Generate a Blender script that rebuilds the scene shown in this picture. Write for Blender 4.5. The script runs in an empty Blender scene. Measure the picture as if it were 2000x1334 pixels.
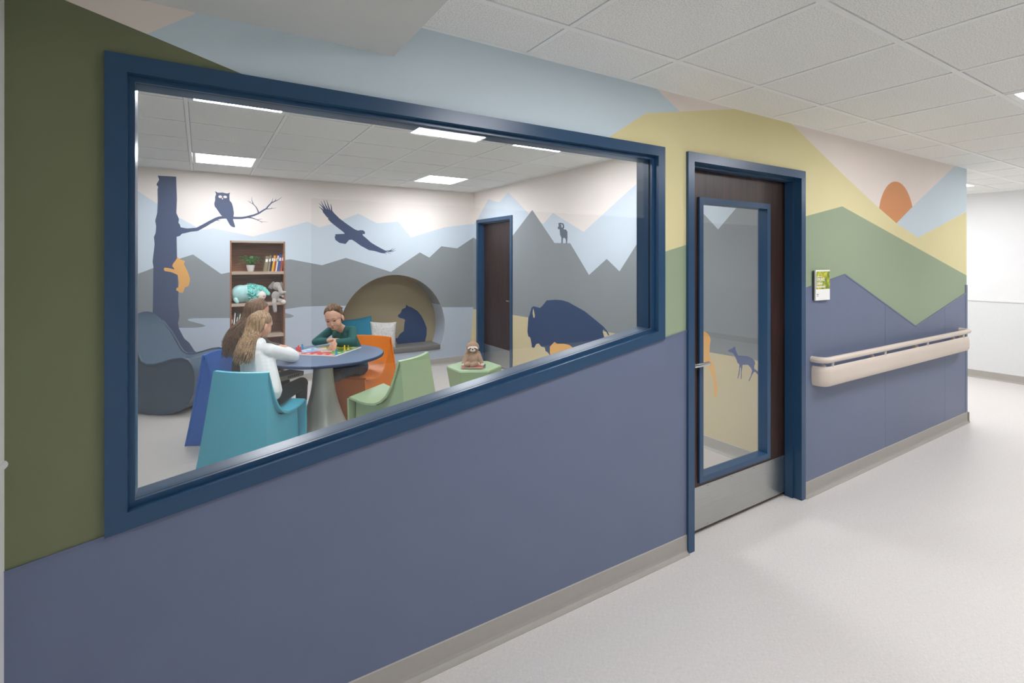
import bpy, bmesh, math, random
from mathutils import Vector, Matrix, Euler, Quaternion
from mathutils.geometry import delaunay_2d_cdt

random.seed(7)
SC = bpy.context.scene
COL = SC.collection

# ------------------------------------------------------------------ camera
F_PX, YAW, HORIZON = 977.56, 0.5573, 506.56          # focal length and horizon in pixels of the 2000 x 1334 frame
CAM = Vector((0.0, -1.7945, 1.5822))
cd = bpy.data.cameras.new('camera')
cd.sensor_fit = 'HORIZONTAL'; cd.sensor_width = 36.0
cd.lens = F_PX / 2000.0 * 36.0
cd.shift_y = -(667.0 - HORIZON) / 2000.0
cd.clip_start = 0.02
cam = bpy.data.objects.new('camera', cd); COL.objects.link(cam)
cam.location = CAM
cam.rotation_euler = (math.pi / 2, 0, -YAW)
SC.camera = cam

# ------------------------------------------------------------------ world and exposure
W = bpy.data.worlds.new('world'); SC.world = W
W.use_nodes = True
W.node_tree.nodes['Background'].inputs[0].default_value = (0.9, 0.95, 1.0, 1)
W.node_tree.nodes['Background'].inputs[1].default_value = 0.15
SC.view_settings.view_transform = 'Standard'
SC.view_settings.look = 'None'
SC.view_settings.gamma = 1.0
SC.view_settings.use_curve_mapping = False
SC.view_settings.exposure = 0.0
SC.cycles.diffuse_bounces = 7; SC.cycles.max_bounces = 16; SC.cycles.transparent_max_bounces = 12
HALL_LAMP, ROOM_LAMP = 28.5, 38.0                        # strength of the diffusers of the ceiling lights

# ------------------------------------------------------------------ measures of the place (metres)
H, HR = 2.46, 2.615                                    # hall and playroom ceiling heights
YB, XR, XF = 5.146, 3.614, 8.84                        # playroom back wall, playroom right wall, far corridor wall
XL, XE = -0.43, 6.333                                  # left and right end of the mural wall
WT = 0.125                                             # wall thickness
XPL = -1.91                                            # playroom left wall
YH, YO = -2.75, -5.6                                   # edge of the hall, and the wall across the added lobby beyond it
GX0, GY0, T = 1.192, -0.2952, 0.6096                   # hall ceiling grid
RX0, RY0 = -0.08, 1.49                                 # playroom ceiling grid
BZ = 0.1                                               # baseboard height

_c, _s = math.cos(YAW), math.sin(YAW)
def ray(px, py):
    u = (px - 1000.0) / F_PX; v = (HORIZON - py) / F_PX
    return Vector((_s + u * _c, _c - u * _s, v))
def on_y(px, py, Y):
    r = ray(px, py); return CAM + r * ((Y - CAM.y) / r.y)
def on_x(px, py, X):
    r = ray(px, py); return CAM + r * ((X - CAM.x) / r.x)
def on_z(px, py, Z):
    r = ray(px, py); return CAM + r * ((Z - CAM.z) / r.z)
def hall2(l): return [(q.x, q.z) for q in (on_y(a, b, 0.0) for a, b in l)]
def back2(l, Y=YB): return [(q.x, q.z) for q in (on_y(a, b, Y) for a, b in l)]
def right2(l): return [(q.y, q.z) for q in (on_x(a, b, XR) for a, b in l)]
def crop(x0, y0, k, l): return [(x0 + a * k, y0 + b * k) for a, b in l]

# ------------------------------------------------------------------ materials
def lin(c): return c / 12.92 if c <= 0.04045 else ((c + 0.055) / 1.055) ** 2.4
def rgb(h):
    h = h.lstrip('#'); return tuple(lin(int(h[i:i + 2], 16) / 255.0) for i in (0, 2, 4)) + (1.0,)
MATS = {}
def mat(name, col, rough=0.6, metal=0.0, var=0.04, scale=30.0, bump=0.0, bscale=200.0, spec=0.5, stretch=None, coat=0.0, sheen=0.0):
    if name in MATS: return MATS[name]
    m = bpy.data.materials.new(name); m.use_nodes = True
    nt = m.node_tree; b = nt.nodes['Principled BSDF']
    c = rgb(col) if isinstance(col, str) else col
    b.inputs['Roughness'].default_value = rough
    b.inputs['Metallic'].default_value = metal
    b.inputs['Specular IOR Level'].default_value = spec
    if coat: b.inputs['Coat Weight'].default_value = coat
    if sheen: b.inputs['Sheen Weight'].default_value = sheen
    tc = nt.nodes.new('ShaderNodeTexCoord'); mp = nt.nodes.new('ShaderNodeMapping')
    nt.links.new(tc.outputs['Object'], mp.inputs[0])
    if stretch: mp.inputs['Scale'].default_value = stretch
    n = nt.nodes.new('ShaderNodeTexNoise'); n.inputs['Scale'].default_value = scale; n.inputs['Detail'].default_value = 4
    nt.links.new(mp.outputs[0], n.inputs['Vector'])
    r = nt.nodes.new('ShaderNodeValToRGB')
    r.color_ramp.elements[0].position = 0.3; r.color_ramp.elements[1].position = 0.7
    r.color_ramp.elements[0].color = tuple(x * (1 - var) for x in c[:3]) + (1,)
    r.color_ramp.elements[1].color = tuple(min(1, x * (1 + var)) for x in c[:3]) + (1,)
    nt.links.new(n.outputs[0], r.inputs[0]); nt.links.new(r.outputs[0], b.inputs['Base Color'])
    if bump:
        n2 = nt.nodes.new('ShaderNodeTexNoise'); n2.inputs['Scale'].default_value = bscale; n2.inputs['Detail'].default_value = 3
        nt.links.new(mp.outputs[0], n2.inputs['Vector'])
        bp = nt.nodes.new('ShaderNodeBump'); bp.inputs['Strength'].default_value = bump; bp.inputs['Distance'].default_value = 0.004
        nt.links.new(n2.outputs[0], bp.inputs['Height']); nt.links.new(bp.outputs[0], b.inputs['Normal'])
    MATS[name] = m; return m
def paint(name, col, rough=0.55): return mat(name, col, rough, var=0.012, scale=3.0, bump=0.04, bscale=350.0, spec=0.35)
def emit(name, col, strength):
    m = bpy.data.materials.new(name); m.use_nodes = True; nt = m.node_tree
    b = nt.nodes['Principled BSDF']; b.inputs['Base Color'].default_value = (0.9, 0.9, 0.9, 1)
    b.inputs['Emission Color'].default_value = rgb(col); b.inputs['Emission Strength'].default_value = strength
    MATS[name] = m; return m
def glass(name, tint=(0.97, 0.985, 0.98), refl=1.0):
    m = bpy.data.materials.new(name); m.use_nodes = True; nt = m.node_tree
    for n in list(nt.nodes): nt.nodes.remove(n)
    out = nt.nodes.new('ShaderNodeOutputMaterial'); mix = nt.nodes.new('ShaderNodeMixShader')
    tr = nt.nodes.new('ShaderNodeBsdfTransparent'); tr.inputs[0].default_value = tint + (1,)
    gl = nt.nodes.new('ShaderNodeBsdfGlossy'); gl.inputs['Roughness'].default_value = 0.0
    gl.inputs[0].default_value = (refl, refl, refl, 1)
    fr = nt.nodes.new('ShaderNodeFresnel')
    ge = nt.nodes.new('ShaderNodeNewGeometry'); ml = nt.nodes.new('ShaderNodeMath'); ml.operation = 'MULTIPLY_ADD'   # both faces of the pane reflect like glass in air
    ml.inputs[1].default_value = 1 / 1.5 - 1.5; ml.inputs[2].default_value = 1.5
    nt.links.new(ge.outputs['Backfacing'], ml.inputs[0]); nt.links.new(ml.outputs[0], fr.inputs[0])
    nt.links.new(fr.outputs[0], mix.inputs[0]); nt.links.new(tr.outputs[0], mix.inputs[1]); nt.links.new(gl.outputs[0], mix.inputs[2])
    nt.links.new(mix.outputs[0], out.inputs[0]); MATS[name] = m; return m
def wood(name, dark, light, axis=2, rough=0.4):
    m = mat(name, dark, rough, var=0.1)
    nt = m.node_tree; b = nt.nodes['Principled BSDF']
    tc = nt.nodes.new('ShaderNodeTexCoord'); mp = nt.nodes.new('ShaderNodeMapping')
    sc = [38.0, 38.0, 38.0]; sc[axis] = 1.6; mp.inputs['Scale'].default_value = sc
    nt.links.new(tc.outputs['Object'], mp.inputs[0])
    n = nt.nodes.new('ShaderNodeTexNoise'); n.inputs['Scale'].default_value = 1.6; n.inputs['Detail'].default_value = 7; n.inputs['Distortion'].default_value = 0.6
    nt.links.new(mp.outputs[0], n.inputs['Vector'])
    r = nt.nodes.new('ShaderNodeValToRGB'); r.color_ramp.elements[0].position = 0.35; r.color_ramp.elements[1].position = 0.68
    r.color_ramp.elements[0].color = rgb(dark); r.color_ramp.elements[1].color = rgb(light)
    nt.links.new(n.outputs[0], r.inputs[0]); nt.links.new(r.outputs[0], b.inputs['Base Color'])
    return m
def tile_mat():
    m = mat('ceiling_tile_board', '#d9dad6', 0.9, var=0.03, scale=9, bump=0.25, bscale=260, spec=0.1)
    nt = m.node_tree; b = nt.nodes['Principled BSDF']
    tc = nt.nodes.new('ShaderNodeTexCoord')
    v = nt.nodes.new('ShaderNodeTexNoise'); v.inputs['Scale'].default_value = 190; v.inputs['Detail'].default_value = 2
    nt.links.new(tc.outputs['Object'], v.inputs['Vector'])
    r = nt.nodes.new('ShaderNodeValToRGB'); r.color_ramp.elements[0].position = 0.36; r.color_ramp.elements[1].position = 0.55
    r.color_ramp.elements[0].color = rgb('#dcdcd7'); r.color_ramp.elements[1].color = rgb('#f4f4f1')
    nt.links.new(v.outputs[0], r.inputs[0]); nt.links.new(r.outputs[0], b.inputs['Base Color'])
    return m
def floor_mat(name='linen_vinyl_floor', lo='#d3cec9', hi='#e2dfdb'):
    m = mat(name, '#d3cfca', 0.38, var=0.02, spec=0.45)
    nt = m.node_tree; b = nt.nodes['Principled BSDF']
    tc = nt.nodes.new('ShaderNodeTexCoord'); outs = []
    for sx, sy in ((700, 60), (60, 700)):
        mp = nt.nodes.new('ShaderNodeMapping'); mp.inputs['Scale'].default_value = (sx, sy, 1)
        nt.links.new(tc.outputs['Object'], mp.inputs[0])
        n = nt.nodes.new('ShaderNodeTexNoise'); n.inputs['Scale'].default_value = 1.0; n.inputs['Detail'].default_value = 2
        nt.links.new(mp.outputs[0], n.inputs['Vector']); outs.append(n)
    ad = nt.nodes.new('ShaderNodeMath'); ad.operation = 'ADD'
    nt.links.new(outs[0].outputs[0], ad.inputs[0]); nt.links.new(outs[1].outputs[0], ad.inputs[1])
    r = nt.nodes.new('ShaderNodeValToRGB'); r.color_ramp.elements[0].position = 0.75; r.color_ramp.elements[1].position = 1.0
    ml = nt.nodes.new('ShaderNodeMath'); ml.operation = 'MULTIPLY'; ml.inputs[1].default_value = 0.86
    nt.links.new(ad.outputs[0], ml.inputs[0])
    r.color_ramp.elements[0].color = rgb(lo); r.color_ramp.elements[1].color = rgb(hi)
    nt.links.new(ml.outputs[0], r.inputs[0]); nt.links.new(r.outputs[0], b.inputs['Base Color'])
    return m

# ------------------------------------------------------------------ mesh helpers
class MB:
    """Collects shapes; build() links them as one mesh object."""
    def __init__(s): s.bm = bmesh.new()
    def faces(s, vs, fs):
        v = [s.bm.verts.new(q) for q in vs]
        for f in fs:
            try: s.bm.faces.new([v[i] for i in f])
            except ValueError: pass
        return s
    def box(s, x0, x1, y0, y1, z0, z1, bev=0.0, seg=2):
        b = bmesh.new(); bmesh.ops.create_cube(b, size=1.0)
        for v in b.verts:
            v.co = Vector(((x0 + x1) / 2 + v.co.x * (x1 - x0), (y0 + y1) / 2 + v.co.y * (y1 - y0), (z0 + z1) / 2 + v.co.z * (z1 - z0)))
        if bev: bmesh.ops.bevel(b, geom=list(b.edges), offset=bev, segments=seg, affect='EDGES', profile=0.5)
        return s.merge(b)
    def merge(s, b, M=None):
        b.verts.ensure_lookup_table(); b.verts.index_update()
        v = [s.bm.verts.new(M @ q.co if M else q.co) for q in b.verts]
        for f in b.faces:
            try: s.bm.faces.new([v[q.index] for q in f.verts])
            except ValueError: pass
        b.free(); return s
    def prism(s, pts0, pts1):
        n = len(pts0); fs = [tuple(range(n))[::-1], tuple(range(n, 2 * n))]
        fs += [(i, (i + 1) % n, n + (i + 1) % n, n + i) for i in range(n)]
        return s.faces(list(pts0) + list(pts1), fs)
    def tube(s, path, rad, n=10, flat=1.0, caps=True):
        path = [Vector(q) for q in path]
        if not isinstance(rad, (list, tuple)): rad = [rad] * len(path)
        vs = []; up = None
        for i, q in enumerate(path):
            t = (path[min(i + 1, len(path) - 1)] - path[max(i - 1, 0)]).normalized()
            if up is None: up = Vector((0, 0, 1)) if abs(t.z) < 0.9 else Vector((1, 0, 0))
            a = t.cross(up).normalized(); b = a.cross(t).normalized(); up = b
            for k in range(n):
                w = 2 * math.pi * k / n; vs.append(q + a * math.cos(w) * rad[i] + b * math.sin(w) * rad[i] * flat)
        m = len(path); fs = []
        for i in range(m - 1):
            for k in range(n):
                fs.append((i * n + k, i * n + (k + 1) % n, (i + 1) * n + (k + 1) % n, (i + 1) * n + k))
        if caps: fs += [tuple(range(n))[::-1], tuple(range((m - 1) * n, m * n))]
        return s.faces(vs, fs)
    def lathe(s, prof, n=24, c=(0, 0, 0)):
        vs = []; fs = []
        for r, z in prof:
            for k in range(n):
                w = 2 * math.pi * k / n; vs.append((c[0] + r * math.cos(w), c[1] + r * math.sin(w), c[2] + z))
        for i in range(len(prof) - 1):
            for k in range(n): fs.append((i * n + k, i * n + (k + 1) % n, (i + 1) * n + (k + 1) % n, (i + 1) * n + k))
        fs += [tuple(range(n))[::-1], tuple(range((len(prof) - 1) * n, len(prof) * n))]
        return s.faces(vs, fs)
    def ball(s, c, r, M=None, sub=2):
        b = bmesh.new(); bmesh.ops.create_icosphere(b, subdivisions=sub, radius=1.0)
        r = (r, r, r) if not isinstance(r, (tuple, list)) else r
        L = Matrix.Translation(c) @ Matrix.Diagonal((r[0], r[1], r[2], 1.0))
        return s.merge(b, (M @ L) if M else L)
    def build(s, name, m, parent=None, smooth=False, angle=None):
        bmesh.ops.recalc_face_normals(s.bm, faces=list(s.bm.faces))
        me = bpy.data.meshes.new(name); s.bm.to_mesh(me); s.bm.free()
        if smooth or angle:
            me.polygons.foreach_set('use_smooth', [True] * len(me.polygons))
            if angle: me.set_sharp_from_angle(angle=math.radians(angle))
        return link(name, me, m, parent)
def link(name, me, m, parent=None):
    o = bpy.data.objects.new(name, me); COL.objects.link(o)
    if m is not None and not me.materials: me.materials.append(m)
    if parent is not None: o.parent = parent
    return o
def tag(o, label, cat, group=None, kind=None):
    o['label'] = label; o['category'] = cat
    if group: o['group'] = group
    if kind: o['kind'] = kind
    return o
def empty(name, loc=(0, 0, 0), rz=0.0):
    o = bpy.data.objects.new(name, None); COL.objects.link(o)
    o.empty_display_size = 0.05; o.location = loc; o.rotation_euler = (0, 0, rz); return o
def thing(name, label, cat, loc=(0, 0, 0), rz=0.0, group=None): return tag(empty(name, loc, rz), label, cat, group)

def in_poly(p, poly):
    x, y = p; r = False; j = len(poly) - 1
    for i in range(len(poly)):
        xi, yi = poly[i]; xj, yj = poly[j]
        if (yi > y) != (yj > y) and x < (xj - xi) * (y - yi) / (yj - yi) + xi: r = not r
        j = i
    return r
def partition(outline, holes, layers, to3, thick=0.0015, shape=None):
    """Splits a wall face into regions (later layers lie over earlier ones) and returns one solid mesh per region."""
    polys = [outline] + holes + [q for L in layers for q in L['polys']]
    pts, edges = [], []
    for q in polys:
        b = len(pts); pts += [Vector(v) for v in q]; edges += [(b + i, b + (i + 1) % len(q)) for i in range(len(q))]
    for L in layers:
        for x in L.get('cut', []):
            pts += [Vector((x, -9)), Vector((x, 9))]; edges.append((len(pts) - 2, len(pts) - 1))
    vo, eo, fo = delaunay_2d_cdt(pts, edges, [], 0, 1e-6)[:3]
    reg = {}
    for f in fo:
        c = sum((vo[i] for i in f), Vector((0, 0))) / len(f)
        if not in_poly(c, outline) or any(in_poly(c, q) for q in holes): continue
        for k in range(len(layers) - 1, -1, -1):
            L = layers[k]
            if 'xr' in L and not (L['xr'][0] <= c[0] <= L['xr'][1]): continue
            if any(in_poly(c, q) for q in L['polys']): reg.setdefault(k, []).append(f); break
    out = []
    for k, fs in reg.items():
        L = layers[k]; off = L.get('proud', 0.0); mb = MB(); idx = {}; V = []
        def vi(i, back):
            if (i, back) not in idx:
                idx[(i, back)] = len(V); V.append(to3(vo[i][0], vo[i][1], thick if back else -off))
            return idx[(i, back)]
        F = []; ec = {}
        for f in fs:
            F.append(tuple(vi(i, 0) for i in f)); F.append(tuple(vi(i, 1) for i in f)[::-1])
            for a, b in zip(f, f[1:] + f[:1]): ec.setdefault((min(a, b), max(a, b)), []).append((a, b))
        for e, l in ec.items():
            if len(l) == 1:
                a, b = l[0]; F.append((vi(a, 0), vi(a, 1), vi(b, 1), vi(b, 0)))
        mb.faces(V, F); out.append((L, mb))
    return out
def slab(outline, holes, to3, d0, d1):
    r = partition(outline, holes, [dict(polys=[outline])], lambda a, b, o: to3(a, b, d0 if o <= 0 else d1), 1.0)
    return r[0][1]
def strip(pts, w0, w1):
    """A tapering stroke as an outline in a plane."""
    P = [Vector(q) for q in pts]; L, R = [], []
    for i, q in enumerate(P):
        t = (P[min(i + 1, len(P) - 1)] - P[max(i - 1, 0)]).normalized(); n = Vector((-t.y, t.x))
        w = (w0 + (w1 - w0) * i / (len(P) - 1)) / 2; L.append(tuple(q + n * w)); R.append(tuple(q - n * w))
    return L + R[::-1]
def oval(c, rx, ry, n=20): return [(c[0] + rx * math.cos(2 * math.pi * i / n), c[1] + ry * math.sin(2 * math.pi * i / n)) for i in range(n)]
def inset(poly, d):
    n = len(poly); P = [Vector(q) for q in poly]; area = sum(P[i].x * P[(i + 1) % n].y - P[(i + 1) % n].x * P[i].y for i in range(n))
    sg = 1 if area > 0 else -1; ln = []
    for i in range(n):
        a, b = P[i], P[(i + 1) % n]; t = (b - a).normalized(); nn = Vector((-t.y, t.x)) * sg; ln.append((a + nn * d, t))
    out = []
    for i in range(n):
        (p, t), (q, u) = ln[i - 1], ln[i]
        k = ((q.x - p.x) * u.y - (q.y - p.y) * u.x) / (t.x * u.y - t.y * u.x); out.append(tuple(p + t * k))
    return out
# ================================================================== palette
M_core = paint('plaster', '#dcdad6')
M_white = paint('white_wall', '#e6e7e6')
M_tile = tile_mat(); M_floor = floor_mat()
M_tee = mat('ceiling_grid_white', '#f0f1ef', 0.5, var=0.01)
M_soffit = paint('soffit_white', '#d2d3cf')
M_frame = mat('navy_frame_enamel', '#25496a', 0.3, var=0.02, scale=6, spec=0.5)
M_base = mat('grey_vinyl_base', '#a8a49c', 0.5, var=0.02)
M_blue = mat('blue_wall_protection', '#6a748d', 0.42, var=0.015, scale=5, bump=0.05, bscale=500, spec=0.4)
M_olive = paint('olive_paint', '#73795a', 0.45)
M_beige = paint('beige_paint', '#ede2d9'); M_sky = paint('sky_blue_paint', '#cddce3')
M_yellow = paint('straw_yellow_paint', '#e2d8a4'); M_green = paint('sage_green_paint', '#98a88b')
M_sun = paint('sun_orange_paint', '#d8925a')
M_rbeige = paint('room_beige_paint', '#eae1da'); M_rsky = paint('room_sky_paint', '#c9d4dd')
M_rgrey = paint('room_grey_paint', '#8b9092'); M_rlake = paint('room_lake_paint', '#b8c2ce')
M_navy = paint('navy_silhouette_paint', '#47536f'); M_cub = paint('cub_orange_paint', '#dfa75f')
M_tan = paint('tan_paint', '#d0c29c'); M_bison = paint('bison_navy_paint', '#35496c')
M_goat = paint('goat_grey_paint', '#626b76'); M_deer = paint('deer_orange_paint', '#e9b266'); M_fawn = paint('fawn_blue_paint', '#46598a')
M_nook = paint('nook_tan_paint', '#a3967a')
M_door = wood('dark_walnut_veneer', '#22140f', '#42271f', 2, 0.38)
M_steel = mat('brushed_steel', '#b9bbb9', 0.32, 1.0, var=0.05, scale=6, stretch=(1, 1, 60))
M_chrome = mat('satin_chrome', '#c9cac8', 0.2, 1.0, var=0.02)
M_glass = glass('clear_glass')
M_gasket = mat('black_gasket', '#14181d', 0.6)
M_hall_lamp = emit('hall_lamp_diffuser', '#fbfaff', HALL_LAMP)
M_room_lamp = emit('room_lamp_diffuser', '#f8f8ff', ROOM_LAMP)

MURAL = dict(orange_sun='painted orange setting sun', navy_tree='painted navy tree trunk with a bare branch', navy_owl='painted navy owl on the branch', navy_eagle='painted navy eagle in flight',
             orange_bear_cub='painted orange bear cub climbing the trunk', navy_bear='painted navy bear sitting in the nook', navy_bison='painted navy bison', orange_calf='painted orange calf below the bison',
             grey_mountain_goat='painted grey mountain goat on a ledge', orange_deer='painted orange deer', blue_fawn='painted blue fawn', olive_hill='painted dark olive hillside',
             sage_mountain='painted sage green mountain', yellow_mountain='painted straw yellow mountain', lake='painted pale lake')
def mural_label(o):
    k = o.name.split('.')[0]
    if k in MURAL: o['label'] = MURAL[k]
    return o
# ================================================================== floor
fl = MB().box(XPL - 0.3, XF + 0.3, YO - 0.2, 0.09, -0.08, 0.0).box(XR + 0.06, XF + 0.3, 0.09, YB + 0.7, -0.08, 0.0).build('floor', M_floor)
fp = MB().box(XPL - 0.3, XR + 0.06, 0.09, YB + 0.7, -0.08, 0.0).build('floor', floor_mat('dimmed_linen_vinyl_floor', '#bcb6af', '#cbc6c0'))  # same vinyl as the hall; the room's dimmer light is painted into the colour
tag(fp, 'same linen vinyl floor in the playroom, its dimmer light put into the colour', 'floor', kind='structure')
tag(fl, 'pale grey linen textured sheet vinyl floor', 'floor', kind='structure')

# ================================================================== mural wall between hall and playroom
WIN = [(-0.226, 0.806), (2.044, 1.170), (2.044, 2.163), (-0.226, 2.163)]
DX0, DX1, DZ = 2.225, 3.394, 2.163
hallw = lambda a, b, o: (a, o, b)
out_hall = [(XL, 0), (XE, 0), (XE, H + 0.06), (XL, H + 0.06)]
win_hole = inset(WIN, 0.02); door_hole = [(DX0 + 0.02, -0.5), (DX1 - 0.02, -0.5), (DX1 - 0.02, DZ - 0.02), (DX0 + 0.02, DZ - 0.02)]
# the opening reaches the floor, so the core is cut there too
def poly_wall(outline): return outline
wall = slab(out_hall, [win_hole, [(x, max(z, -0.01)) for x, z in door_hole]], hallw, 0.0015, WT).build('wall_front', M_core)
tag(wall, 'hall wall with painted mountain mural, window and door', 'wall', kind='structure')
L_hall = [
    dict(name='beige_sky', m=M_beige, polys=[out_hall]),
    dict(name='pale_blue_mountain', m=M_sky, polys=[hall2([(287, 66.5), (380, 27), (440, -40), (1120, 60), (1283, 174), (1328, 218), (1300, 500), (480, 400), (440, 131)]),
                                                    hall2([(1900, 316), (1872, 316), (1863.5, 325.5), (1784, 402), (1751, 436), (1793.5, 464), (1900, 406)])]),
    dict(name='orange_sun', m=M_sun, polys=[oval((4.797, 1.885), 0.328, 0.328, 40)]),
    dict(name='pale_blue_mountain', m=M_sky, polys=[hall2([(1900, 316), (1872, 316), (1863.5, 325.5), (1784, 402), (1751, 436), (1793.5, 464), (1900, 406)])]),
    dict(name='yellow_mountain', m=M_yellow, polys=[hall2([(1180, 274), (1261.5, 221), (1328, 218), (1433, 213), (1470, 190), (1530, 226), (1547, 243), (1650, 344), (1716.5, 406), (1751, 436), (1793.5, 464), (1900, 407), (1900, 700), (1180, 700)])]),
    dict(name='sage_mountain', m=M_green, polys=[hall2([(1280, 497.5), (1338, 479), (1569.5, 423.5), (1645, 403), (1888, 538), (1900, 545), (1900, 760), (1280, 760)])]),
    dict(name='olive_hill', m=M_olive, polys=[hall2([(-60, -80), (126, 0), (287, 66.5), (469, 143), (520, 165), (520, 1000), (-60, 1150)])]),
]
blue_left = [(XL, 0), (XL, 0.773), (2.044, 1.170), (DX0 + 0.01, 1.199), (DX0 + 0.01, 0)]
blue_right = [(DX1 - 0.01, 0)] + hall2([(1562, 566), (1650, 535), (1788, 636), (1883, 573)]) + [(XE, hall2([(1888, 570)])[0][1]), (XE, 0)]
L_hall.append(dict(name='blue_wall_panel', m=M_blue, polys=[blue_left], proud=0.003))
for a, b in ((3.3, 4.579), (4.581, 5.785), (5.787, 6.4)):
    L_hall.append(dict(name='blue_wall_panel', m=M_blue, polys=[blue_right], proud=0.003, xr=(a, b), cut=[a, b]))
for L, mb in partition(out_hall, [win_hole, door_hole], L_hall, hallw):
    mural_label(mb.build(L['name'], L['m'], wall))
# slim cap along the top edge of the blue panels
M_cap = mat('blue_cap_strip', '#646e88', 0.35, var=0.01)
def cap(pts):
    for (a, b), (c, d) in zip(pts, pts[1:]):
        n = Vector((-(d - b), c - a)).normalized() * 0.011
        q = [(a, b), (c, d), (c - n.x, d - n.y), (a - n.x, b - n.y)]
        MB().prism([(x, -0.0055, z) for x, z in q], [(x, -0.0025, z) for x, z in q]).build('panel_cap', M_cap, wall)
cap([(XL, 0.776), (-0.226, 0.809)]); cap([(2.044, 1.173), (DX0, 1.202)]); cap(blue_right[1:-1])
MB().box(XE - 0.045, XE + 0.006, -0.006, 0.0, BZ, 1.335, 0.002).box(XE, XE + 0.006, -0.006, 0.05, BZ, 1.335, 0.002).build('corner_guard', M_blue, wall)

def baseboard(name, pts_a, pts_b, nrm, label):
    """A cove base from a to b; nrm points into the room."""
    a = Vector(pts_a); b = Vector(pts_b); n = Vector(nrm)
    prof = [(0, 0.0), (0.026, 0.0), (0.026, 0.003), (0.014, 0.007), (0.008, 0.016), (0.006, 0.03), (0.006, BZ - 0.004), (0.003, BZ), (0, BZ)]
    o = MB().prism([Vector((a.x, a.y, 0)) + n * u + Vector((0, 0, w)) for u, w in prof], [Vector((b.x, b.y, 0)) + n * u + Vector((0, 0, w)) for u, w in prof]).build(name, M_base)
    return tag(o, label, 'baseboard', kind='structure')
baseboard('baseboard_front', (XL, 0), (DX0, 0), (0, -1, 0), 'grey vinyl cove base below the window wall')
baseboard('baseboard_front', (DX1, 0), (XE, 0), (0, -1, 0), 'grey vinyl cove base below the handrail')
baseboard('baseboard_corner', (XE, -0.02), (XE, 3.0), (1, 0, 0), 'grey vinyl cove base around the wall corner')
baseboard('baseboard_far', (XF, YO), (XF, 3.5), (-1, 0, 0), 'grey vinyl cove base of the far white wall')
baseboard('baseboard_back', (XPL, YB), (XR, YB), (0, -1, 0), 'grey base along the playroom back wall')
baseboard('baseboard_right', (XR, WT), (XR, 3.99), (-1, 0, 0), 'grey base along the playroom right wall')

# ================================================================== window
win = empty('window_1', (0, 0, 0)); tag(win, 'wide navy framed window with a slanted sill', 'window', kind='structure')
def ring(poly, d0, d1, y0, y1, name, m, parent, skip=()):
    A, B = inset(poly, d0), inset(poly, d1); n = len(poly)
    for i in range(n):
        if i in skip: continue
        q = [A[i], A[(i + 1) % n], B[(i + 1) % n], B[i]]
        MB().prism([(x, y0, z) for x, z in q], [(x, y1, z) for x, z in q]).build(name, m, parent)
ring(WIN, 0.0, 0.05, -0.016, 0.0, 'frame_face', M_frame, win)
ring(WIN, 0.02, 0.05, 0.0, WT + 0.012, 'frame_jamb', M_frame, win)
ring(WIN, 0.05, 0.066, 0.014, 0.027, 'glazing_bead', M_frame, win)
ring(WIN, 0.05, 0.066, 0.027, 0.033, 'gasket', M_gasket, win)
ring(WIN, 0.05, 0.064, 0.039, 0.115, 'frame_stop', M_frame, win)
g = inset(WIN, 0.056)
MB().prism([(x, 0.0331, z) for x, z in g], [(x, 0.0389, z) for x, z in g]).build('pane', M_glass, win)

# ================================================================== hall door
door = empty('door_1', (0, 0, 0)); tag(door, 'dark walnut door with tall glass panel in a navy frame', 'door', kind='structure')
def door_frame(x0, x1, z1, y0, y1, face, parent, swap=None):
    sw = swap or (lambda x, y, z: (x, y, z))
    def bar(q, a, b, nm): MB().prism([sw(x, a, z) for x, z in q], [sw(x, b, z) for x, z in q]).build(nm, M_frame, parent)
    def trio(i, o_, a, b, nm):
        bar([(x0 + o_, 0), (x0 + i, 0), (x0 + i, z1 - i), (x0 + o_, z1 - o_)], a, b, nm)
        bar([(x1 - i, 0), (x1 - o_, 0), (x1 - o_, z1 - o_), (x1 - i, z1 - i)], a, b, nm)
        bar([(x0 + o_, z1 - o_), (x0 + i, z1 - i), (x1 - i, z1 - i), (x1 - o_, z1 - o_)], a, b, nm)
    trio(face, 0.0, y0 - 0.016, y0, 'frame_face'); trio(face, 0.02, y0, y1, 'frame_jamb')
    trio(face + 0.016, face, y0 + 0.035, y0 + 0.088, 'frame_stop')
door_frame(DX0, DX1, DZ, 0.0, WT + 0.012, 0.05, door)
LX0, LX1, LY, LT = 2.279, 3.340, 0.092, 0.042
VX0, VX1, VZ0, VZ1 = 2.442, 3.150, 0.290, 1.942
def leafw(a, b, o): return (a, o, b)
leaf = slab([(LX0, 0.012), (LX1, 0.012), (LX1, 2.108), (LX0, 2.108)], [[(VX0 + .015, VZ0 + .015), (VX1 - .015, VZ0 + .015), (VX1 - .015, VZ1 - .015), (VX0 + .015, VZ1 - .015)]], leafw, LY, LY + LT).build('leaf', M_door, door)
VP = [(VX0, VZ0), (VX1, VZ0), (VX1, VZ1), (VX0, VZ1)]
ring(VP, 0.0, 0.034, LY - 0.012, LY + 0.004, 'panel_frame', M_frame, leaf)
ring(VP, 0.015, 0.034, LY + 0.004, LY + LT + 0.012, 'panel_frame', M_frame, leaf)
gq = inset(VP, 0.03)
MB().prism([(x, LY + 0.018, z) for x, z in gq], [(x, LY + 0.023, z) for x, z in gq]).build('pane', M_glass, leaf)
kp = MB().box(LX0 + 0.02, LX1 - 0.01, LY - 0.0022, LY, 0.022, 0.268, 0.0008).build('kick_plate', M_steel, leaf)
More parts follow.
